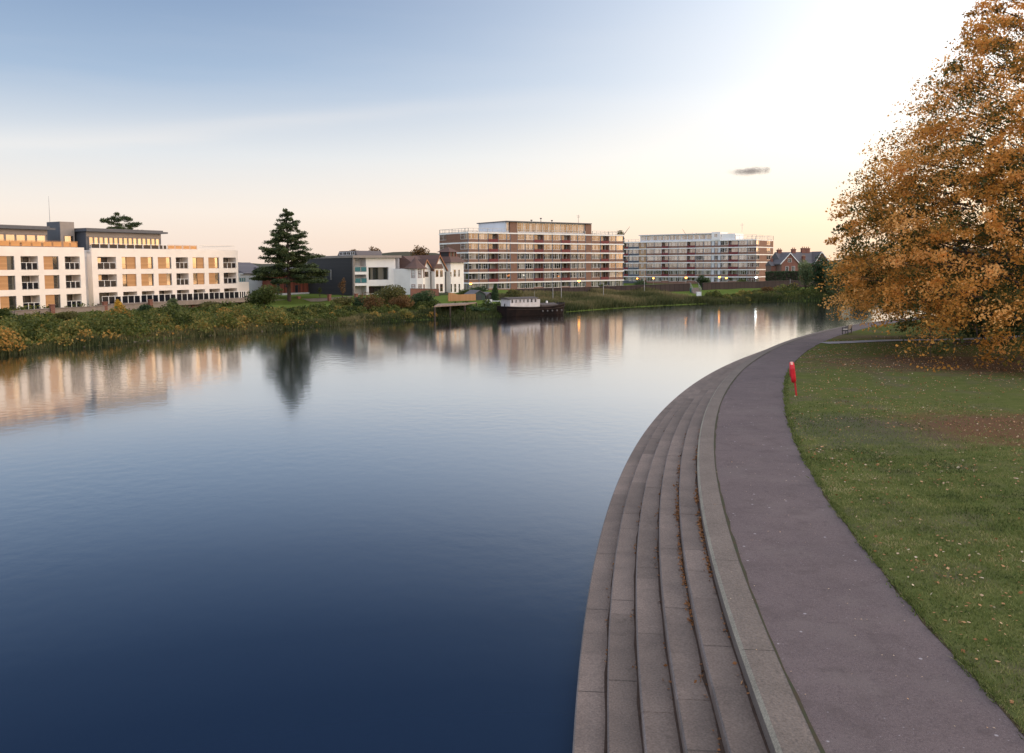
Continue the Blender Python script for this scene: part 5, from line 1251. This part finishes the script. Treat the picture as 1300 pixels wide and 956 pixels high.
def scrub(name, label, s0, s1, o0, o1, n, size, hmax, m, tone0=.4, edge=.35, seed=1, pw=1.0, cat_group=None, flat=.15):
    """rounded clumps of leaves of many sizes run together, plus a low fringe between them"""
    r = np.random.default_rng(seed); nc = int(n/105); cp, co, _ = along(nc, o0+.5, o1, s0, s1, r, pw); rad = (.40+1.7*r.random(nc)**3.0)*(hmax/1.2)*np.interp(co, [0, 12, 22, 34], [1, 1.05, .62, .32])
    ctone = tone0+r.normal(0, .17, nc)+edge*np.exp(-(co-o0)/3.0)*(.35+.65*noise2(cp[:,0], cp[:,1], .3, seed+9)); k = r.choice(nc, int(n*.8), p=rad**2/np.sum(rad**2)); q = ball(len(k), r, .22)
    gz_ = bz(cp[:,0], cp[:,1]); P1 = np.stack([cp[k,0]+q[:,0]*rad[k], cp[k,1]+q[:,1]*rad[k], gz_[k]+np.abs(q[:,2])*rad[k]*(.95+.5*noise2(cp[k,0], cp[k,1], .8, seed))], 1); T1 = ctone[k]+r.normal(0, .12, len(k))
    m2 = n-len(k); p, o, _ = along(m2, o0, o1, s0, s1, r, pw); P2 = np.stack([p[:,0], p[:,1], bz(p[:,0], p[:,1])+.55*hmax*r.random(m2)], 1); T2 = tone0+edge*np.exp(-(o-o0)/2.5)+r.normal(0, .14, m2)
    ob = npmesh(name, leafverts(np.concatenate([P1, P2]), size, .65, flat, r), 4, m, None, np.clip(np.concatenate([T1, T2]), 0, 1)); tag(ob, label, kind='stuff'); return ob
scrub('undergrowth', 'tangled green and rusty scrub on the left bank', st(-62), st(-29), .3, 34, 120000, .32, 1.35, L_bank, .40, .45, 1, .9)
scrub('undergrowth', 'dark green scrub on the bank below the houses', st(-33), st(-9), .3, 24, 52000, .28, .75, L_bank, .36, .30, 2, .85)
scrub('undergrowth', 'low garden growth around the jetty', st(-10), st(8), .4, 9, 9000, .30, .8, L_green, .4, 0, 3, .9)
scrub('undergrowth', 'low green scrub at the water edge below the mown strip', st(44), st(66), .2, 5, 11000, .34, .8, L_bank, .35, .25, 4, .8)
scrub('undergrowth', 'green scrub along the right of the far bank', st(66), st(125), .3, 12, 24000, .38, 1.3, L_bank, .30, .25, 14, .8)
def reeds(name, label, s0, s1, o0, o1, n, h0, w, m, seed, tone0=.5):
    r = np.random.default_rng(seed); p, o, s = along(n, o0, o1, s0, s1, r, .9); x, y = p.T; z = bz(x, y)-.03; h = h0*(.5+.9*r.random(n))*(.55+.7*noise2(x, y, .5, seed)); an = r.uniform(0, 6.283, n); dx, dy = np.cos(an)*w, np.sin(an)*w; lx, ly = r.normal(0, .22, n)*h, r.normal(0, .22, n)*h
    v = np.stack([np.stack([x-dx, y-dy, z], 1), np.stack([x+dx, y+dy, z], 1), np.stack([x+lx, y+ly, z+h], 1)], 1).reshape(-1, 3)
    tone = np.clip(tone0+.30*(noise2(x, y, .35, seed+2)-.5)*2+.15*r.normal(size=n)-.35*np.exp(-(o-o0)/1.6), 0, 1)
    ob = npmesh(name, v, 3, m, None, tone); tag(ob, label, kind='stuff')
reeds('tall_grass', 'tall seeding grass on the bank in front of the brick flats', st(9.5), st(41), .2, 19, 60000, 1.0, .10, L_reed, 5, .55)
reeds('tall_grass', 'reeds and grass at the water edge by the lawn strip', st(40), st(60), .1, 4.2, 16000, .8, .10, L_reed, 6, .5)
reeds('tall_grass', 'rough grass at the foot of the left bank', st(-58), st(-20), -.2, 2.2, 12000, .55, .08, L_reed, 7, .62)
reeds('tall_grass', 'short rough grass along the water below the gardens', st(-22), st(10), -.2, 5, 14000, .6, .07, L_reed, 8, .35)
reeds('tall_grass', 'rough grass along the water below the dark trees', st(58), st(130), -.3, 9, 18000, .9, .09, L_reed, 9, .30)

# pebbly strip and stones at the foot of the left bank
r = np.random.default_rng(8); p, o, s = along(170, -.3, .5, st(-52), st(-5), r); mb = MB()
for (x, y), q in zip(p, r.random(260)):
    z = bz(x, y).item(); a_ = .06+.13*q*q; mb.lathe([(.001, -.08), (a_, -.02), (a_*.8, a_*.45), (.001, a_*.6)], x, y, 6); mb.v[-24:] = [(vx, vy, vz+max(z, -1.68)) for vx, vy, vz in mb.v[-24:]]
tag(mb.build('bank_stones', mat('wet_stone', (.10, .085, .075), .9, (.16, .13, .11), 1)), 'stones along the foot of the left bank', kind='stuff')

# ------------------------------------------------------------------ the great autumn tree
def noise_az(a, z, s): return .5*(math.sin(3*a+z*.35+s)+.6*math.sin(7*a-z*.8+s*2)+.5*math.sin(11*a+z*1.7))/1.4
def great_tree():
    bx, by = 43.0, 67.0; gz = lz(bx, by); r = np.random.default_rng(21); R = random.Random(21)
    t = thing('autumn_tree', 'huge spreading tree with orange leaves at the right edge of the lawn', 'tree', (bx, by, gz))
    prof_z = [0, 1.5, 4, 9, 13, 19, 24, 28, 32]; prof_r = [14.5, 16.6, 17.7, 16.9, 15.4, 12.0, 8.8, 6.0, .8]
    V, T, Nn = [], [], []; br = MB()
    k = 8; pts = [Vector((0,0,-.4))]
    for i in range(k): pts.append(pts[-1]+Vector((R.uniform(-.25,.25), R.uniform(-.25,.25), 30/k)))
    for i in range(k): br.tube(pts[i], pts[i+1], .75*(1-i/k)+.06, .75*(1-(i+1)/k)+.05, 12, cap=False)
    NCL = 2150; cnt = 0
    while cnt < NCL:
        skirt = cnt < 34
        z = R.uniform(.9, 3.6) if skirt else R.uniform(.8, 31); Rm = float(np.interp(z, prof_z, prof_r))
        if R.random() > Rm/17.7: continue
        a = R.uniform(3.55, 4.35) if skirt else R.uniform(0, 6.283); vis = math.cos(a)*Rm < 4.0   # the frame only shows this side well; the far side is thinner
        if not vis and R.random() > .45: continue
        lobes = 1+.13*noise_az(a, z, 1.3)
        f = 1-abs(R.gauss(0, .20)) if R.random() < .8 else R.uniform(.3, .9); f = max(.2, f)
        rr = Rm*lobes*f
        if skirt: rr = R.uniform(15.5, 20.3)-abs(a-3.8)*2.0
        if z > 16 and R.random() < .12: continue
        if not skirt and z < 1.9+1.0*math.sin(a*5+1)+.8*R.random(): continue
        if math.cos(a) < -.55 and math.sin(a) > -.4 and z < 2.8+1.6*max(0, math.sin(a)): continue
        if -.55 <= math.cos(a) < -.2 and math.sin(a) > 0 and z < 2.5: continue
        c = np.array([math.cos(a)*rr, math.sin(a)*rr, z-.02*rr]); cnt += 1
        sr = R.choice([R.uniform(.6, 1.0), R.uniform(.9, 1.5), R.uniform(1.4, 2.1)])*(1.0 if z < 22 else .8); m = int(R.uniform(80, 230)*(1 if z < 15 else .66))
        droop = -.30-.25*max(0, (8-z)/8)+ (.25 if z > 20 else 0); out = np.array([math.cos(a), math.sin(a), droop]); out /= np.linalg.norm(out); sd_ = np.array([-math.sin(a), math.cos(a), 0]); nn = np.cross(out, sd_)
        q = ball(m, r, .5); p = c+np.outer(q[:,0]*sr*1.25, out)+np.outer(q[:,1]*sr*.85, sd_)+np.outer(q[:,2]*sr*.55, nn)
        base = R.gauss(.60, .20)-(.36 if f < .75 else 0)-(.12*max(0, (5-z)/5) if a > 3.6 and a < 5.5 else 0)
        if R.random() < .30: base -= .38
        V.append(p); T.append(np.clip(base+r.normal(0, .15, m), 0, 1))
        if R.random() < .22:
            fr = R.uniform(.5,.7); s_ = Vector((c[0]*fr+R.uniform(-1,1), c[1]*fr+R.uniform(-1,1), max(1.5, c[2]-R.uniform(.5, 2.2)))); br.tube(s_, Vector(c), .035+.002*(31-z), .015, 4, cap=False)
    for i in range(20):                      # main limbs
        z = 2.2+i*1.2; a = i*2.4+R.uniform(-.3,.3); Rm = float(np.interp(z, prof_z, prof_r))*.72; s_ = Vector((0,0,z)); m_ = Vector((math.cos(a)*Rm*.5, math.sin(a)*Rm*.5, z+.26*Rm)); e = Vector((math.cos(a)*Rm*.95, math.sin(a)*Rm*.95, z+.40*Rm))
        br.tube(s_, m_, .24-.008*i, .13-.004*i, 7, cap=False); br.tube(m_, e, .13-.004*i, .03, 6, cap=False)
    for i in range(9):                       # bare hanging twigs under the skirt
        a = R.uniform(3.6, 4.7); rr = R.uniform(14, 18); s_ = Vector((math.cos(a)*rr, math.sin(a)*rr, 2.6)); e = s_+Vector((R.uniform(-.6,.6), R.uniform(-1,.2), -R.uniform(1.2, 2.2))); br.tube(s_, e, .04, .012, 4, cap=False)
    V = np.concatenate(V); T = np.concatenate(T); V[:,2] = np.maximum(V[:,2], .12)
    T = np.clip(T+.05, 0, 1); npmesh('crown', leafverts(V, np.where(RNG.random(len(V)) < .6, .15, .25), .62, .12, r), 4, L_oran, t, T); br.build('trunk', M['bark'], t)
great_tree()
# a greener tree and understorey beyond it, by the lawn's far side
def park_tree(label, x, y, h, w, m, n, seed, name='park_tree', size=.34, crown0=.04):
    gz = lz(x, y); t = thing(name, label, 'tree', (x, y, gz)); v, tn = lump(0, 0, h*(1+crown0)/2, w, w, h*(1-crown0)/2, n, 22, seed, size); npmesh('crown', v, 4, m, t, tn)
    mb = MB(); trunk(mb, 0, 0, 0, h*.8, h*.025, seed, 9, .35); mb.build('trunk', M['bark'], t)
park_tree('low dark green tree beneath the right side of the orange tree', 45.0, 80.0, 8.5, 6.5, L_dark, 9000, 51)
park_tree('low dark thicket in the shade under the orange tree', 40.5, 74.0, 6.0, 5.5, L_dark, 8000, 55)
park_tree('green tree behind the orange tree at the right edge', 58.0, 84.0, 22, 11, L_green, 16000, 52)
park_tree('orange brown tree beyond the orange tree further along the path', 66, 104, 20, 10, L_oran, 9000, 53)
park_tree('dark green thicket where the grey path leads under the trees', 72, 92, 7, 8, L_dark, 7000, 54)

# unseen belt of trees, added to darken reflections in the flats' lower windows
r = np.random.default_rng(77); n = 26000; k_ = r.integers(0, 26, n); cxx = 150+r.random(26)*120; cyy = np.linspace(20, 150, 26); rr_ = 6+3*r.random(26); q = ball(n, r, .35)
vv = np.stack([cxx[k_]+q[:,0]*rr_[k_], cyy[k_]+q[:,1]*rr_[k_], 6.5+q[:,2]*6.5], 1)
r2 = np.random.default_rng(78); n2 = 30000; k2 = r2.integers(0, 34, n2); q2 = ball(n2, r2, .35); x2 = 330+r2.random(34)*150; y2 = 85+r2.random(34)*85; h2 = 7+3*r2.random(34)
vv = np.concatenate([vv, np.stack([x2[k2]+q2[:,0]*10, y2[k2]+q2[:,1]*10, h2[k2]*(1+q2[:,2])], 1)]); n = len(vv)
tag(npmesh('far_and_added_woods', leafverts(vv, 1.1, .7, 0, r), 4, L_green, None, np.clip(r.normal(.5, .2, n), 0, 1)), 'unseen belt of trees added to darken the flats window reflections', kind='stuff')

# ------------------------------------------------------------------ grass blades near the camera and fallen leaves
r = np.random.default_rng(31)
def lawn_pts(n, y0, y1, t0, t1, pw=1.0, ty=1.0):
    y = y0+(y1-y0)*r.random(n)**ty; tt = t0+(t1-t0)*r.random(n)**pw; x = np.interp(y, XD[:,1], XD[:,0])+tt
    z = .03+.06*np.sin(x*.35+y*.2)*np.minimum(1, tt/5)+.08*np.sin(y*.17-x*.11)*np.minimum(1, tt/6)+.10*np.minimum(1, tt/30)
    z = np.where(tt < .3, .01+.06*tt, z); return x, y, z, tt
n = 260000; x, y, z, tt = lawn_pts(n, 11, 46, -.06, 17, 1.0, 1.35)
keep = (x < y*.64+1.5)&(r.random(n) < np.interp(y, [11, 26, 46], [1, .8, .0])); x, y, z, tt = x[keep], y[keep], z[keep], tt[keep]; n = len(x)
bare = noise2(x, y, .9, 3)*.6+noise2(x, y, 2.7, 8)*.4; keep = r.random(n) > np.clip((bare-.62)*2.5, 0, .8); x, y, z, tt, bare = x[keep], y[keep], z[keep], tt[keep], bare[keep]; n = len(x)
pc = P(1290, 545); dd = np.hypot((x-pc.x)/6.5, (y-pc.y)/5.0); keep = r.random(n) > np.clip(1.3-dd, 0, .85); x, y, z, tt, bare = x[keep], y[keep], z[keep], tt[keep], bare[keep]; n = len(x)
h = (.035+.045*r.random(n)); w = .007+.0004*y; an = r.uniform(0, 6.283, n); dx, dy = np.cos(an)*w, np.sin(an)*w; lx, ly = r.normal(0, .5, n)*h, r.normal(0, .5, n)*h
v = np.stack([np.stack([x-dx, y-dy, z-.005], 1), np.stack([x+dx, y+dy, z-.005], 1), np.stack([x+lx, y+ly, z+h], 1)], 1).reshape(-1, 3)
L_blade = leafmat('grass_blades', [(0, (.044, .064, .018)), (.42, (.125, .165, .044)), (.75, (.22, .23, .080)), (1, (.36, .31, .17))], .3)
tag(npmesh('grass', v, 3, L_blade, None, np.clip(.44+.26*(noise2(x, y, .7, 1)-.5)*2+.22*(noise2(x, y, 2.9, 5)-.5)*2+.14*(noise2(x, y, 7.3, 2)-.5)*2+.15*r.normal(size=n), 0, 1)), 'short lawn grass beside the path', kind='stuff')
n = 16000; y = r.uniform(11, 60, n); i_ = np.clip(((y+60)/.8).astype(int), 0, len(yd)-1); ed = .5+.5*np.sin(y*1.9)+.4*np.sin(y*5.1+2); keep = r.random(n) < np.clip(ed, .08, 1); y, i_ = y[keep], i_[keep]; n = len(y)
tt = r.normal(.02, .05, n)*1.2; x = np.interp(y, XD[:,1], XD[:,0])+tt; h = .05+.07*r.random(n); w = .008+.0004*y; an = r.uniform(0, 6.283, n); dx, dy = np.cos(an)*w, np.sin(an)*w; lx, ly = r.normal(-.3, .6, n)*h, r.normal(0, .5, n)*h; z = np.full(n, .005)
v = np.stack([np.stack([x-dx, y-dy, z], 1), np.stack([x+dx, y+dy, z], 1), np.stack([x+lx, y+ly, z+h], 1)], 1).reshape(-1, 3)
tag(npmesh('edge_grass', v, 3, L_blade, None, np.clip(r.normal(.38, .2, n), 0, 1)), 'ragged tufts along the path edge', kind='stuff')
L_fall = leafmat('fallen_leaves', [(0, (.10, .05, .02)), (.4, (.26, .11, .04)), (.7, (.42, .22, .10)), (1, (.55, .45, .34))], .1)
def litter(name, label, x, y, z, size, tone, fl=.85):
    v = leafverts(np.stack([x, y, z], 1), size, .7, fl, r); tag(npmesh(name, v, 4, L_fall, None, tone), label, kind='stuff')
n = 21000; x, y, z, tt = lawn_pts(n, 12, 75, .1, 34, 1.0, .9); keep = (noise2(x, y, .5, 4)*.6+.4*noise2(x, y, 2.2, 9)+.25*r.random(n) > .52)&(x < y*.64+2); x, y, z = x[keep], y[keep], z[keep]
litter('fallen_leaves', 'fallen leaves scattered over the lawn', x, y, z+.05, .080, np.clip(r.normal(.6, .25, len(x)), 0, 1))
n = 11000; a_ = r.uniform(0, 6.283, n); d_ = 19*r.random(n)**.6; x = 43+np.cos(a_)*d_-2.5; y = 67+np.sin(a_)*d_-3; xe = np.interp(y, XD[:,1], XD[:,0]); keep = (x > xe+.2) & (noise2(x, y, .9, 6)+.3*r.random(n) > .45); x, y, xe = x[keep], y[keep], xe[keep]; tt = x-xe
z = .03+.06*np.sin(x*.35+y*.2)*np.minimum(1, tt/5)+.08*np.sin(y*.17-x*.11)*np.minimum(1, tt/6)+.10*np.minimum(1, tt/30)
litter('fallen_leaves', 'thicker fallen leaves under the orange tree', x, y, z+.03, .11, np.clip(r.normal(.42, .2, len(x)), 0, 1))
# leaf litter caught in the corners of the steps
xs_, ys_, zs_ = [], [], []
for k in range(-0, NT):
    for _ in range(46 if k < 2 else 16):
        y0 = R_ and r.uniform(12, 46) if k > 1 else r.choice([r.normal(27, 3.0), r.uniform(12, 38), r.normal(22, 2)]); i = int(np.argmin(np.abs(KL[:,1]-y0))); m = r.integers(2, 16 if k < 2 else 7); ss = r.normal(0, .35, m); dd = np.abs(r.normal(0, .055, m))+.02
        q = KL[i]+NR[i]*(-k*TW); pts = q[None,:]+tg[i][None,:]*ss[:,None]-NR[i][None,:]*dd[:,None]; xs_ += list(pts[:,0]); ys_ += list(pts[:,1]); zs_ += list(np.full(m, zt[k]+.03))
litter('leaf_litter', 'rusty fallen leaves caught in the corners of the steps', np.array(xs_), np.array(ys_), np.array(zs_), .075, np.clip(r.normal(.36, .14, len(xs_)), 0, 1), .6)
n = 240; y = r.uniform(12, 70, n); i = np.array([int(np.argmin(np.abs(KL[:,1]-q))) for q in y]); dd = r.uniform(.1, 3.7, n); p = KL[i]+NR[i]*dd[:,None]
litter('path_leaves', 'a few pale leaves and specks lying on the path', p[:,0], p[:,1], np.full(n, .028), .035, np.clip(r.normal(.9, .1, n), 0, 1), .95)

# ------------------------------------------------------------------ one small grey cloud low in the bright sky
cl = bpy.data.materials.new('cloud'); cl.use_nodes = True; nt = cl.node_tree; nt.nodes.remove(nt.nodes['Principled BSDF'])
c0 = PD(952, 217.5, 2600); s_ = 2600/F; ea, eb, ec = 33*s_, 24*s_, 6.5*s_
pv = nt.nodes.new('ShaderNodeVolumePrincipled'); pv.inputs['Color'].default_value = (.30, .27, .29, 1); t = nt.nodes.new('ShaderNodeTexCoord')
n_ = nt.nodes.new('ShaderNodeTexNoise'); n_.inputs['Scale'].default_value = .030; n_.inputs['Detail'].default_value = 5; nt.links.new(t.outputs['Object'], n_.inputs[0])
q = nt.nodes.new('ShaderNodeMapping'); q.inputs['Scale'].default_value = (1/ea, 1/eb, 1/ec); nt.links.new(t.outputs['Object'], q.inputs[0])
ln = nt.nodes.new('ShaderNodeVectorMath'); ln.operation = 'LENGTH'; nt.links.new(q.outputs[0], ln.inputs[0])
sb = nt.nodes.new('ShaderNodeMath'); sb.operation = 'MULTIPLY_ADD'; sb.inputs[1].default_value = 2.6; nt.links.new(n_.outputs[0], sb.inputs[0]); 
ng = nt.nodes.new('ShaderNodeMath'); ng.operation = 'MULTIPLY'; ng.inputs[1].default_value = -1.5; nt.links.new(ln.outputs['Value'], ng.inputs[0]); nt.links.new(ng.outputs[0], sb.inputs[2])
mr = nt.nodes.new('ShaderNodeMapRange'); mr.inputs[1].default_value = .12; mr.inputs[2].default_value = 1.3; mr.inputs[4].default_value = .035
nt.links.new(sb.outputs[0], mr.inputs[0]); nt.links.new(mr.outputs[0], pv.inputs['Density']); nt.links.new(pv.outputs[0], nt.nodes['Material Output'].inputs['Volume'])
mb = MB(); mb.lathe([(ea*math.cos(R_(a_))+.001, ec*math.sin(R_(a_))) for a_ in range(-90, 91, 15)], 0, 0, 20)
mb.v = [(x_, y_*eb/ea, z_) for x_, y_, z_ in mb.v]
tag(mb.build('cloud', cl, None, tuple(c0)), 'small grey cloud low in the bright sky', kind='structure')
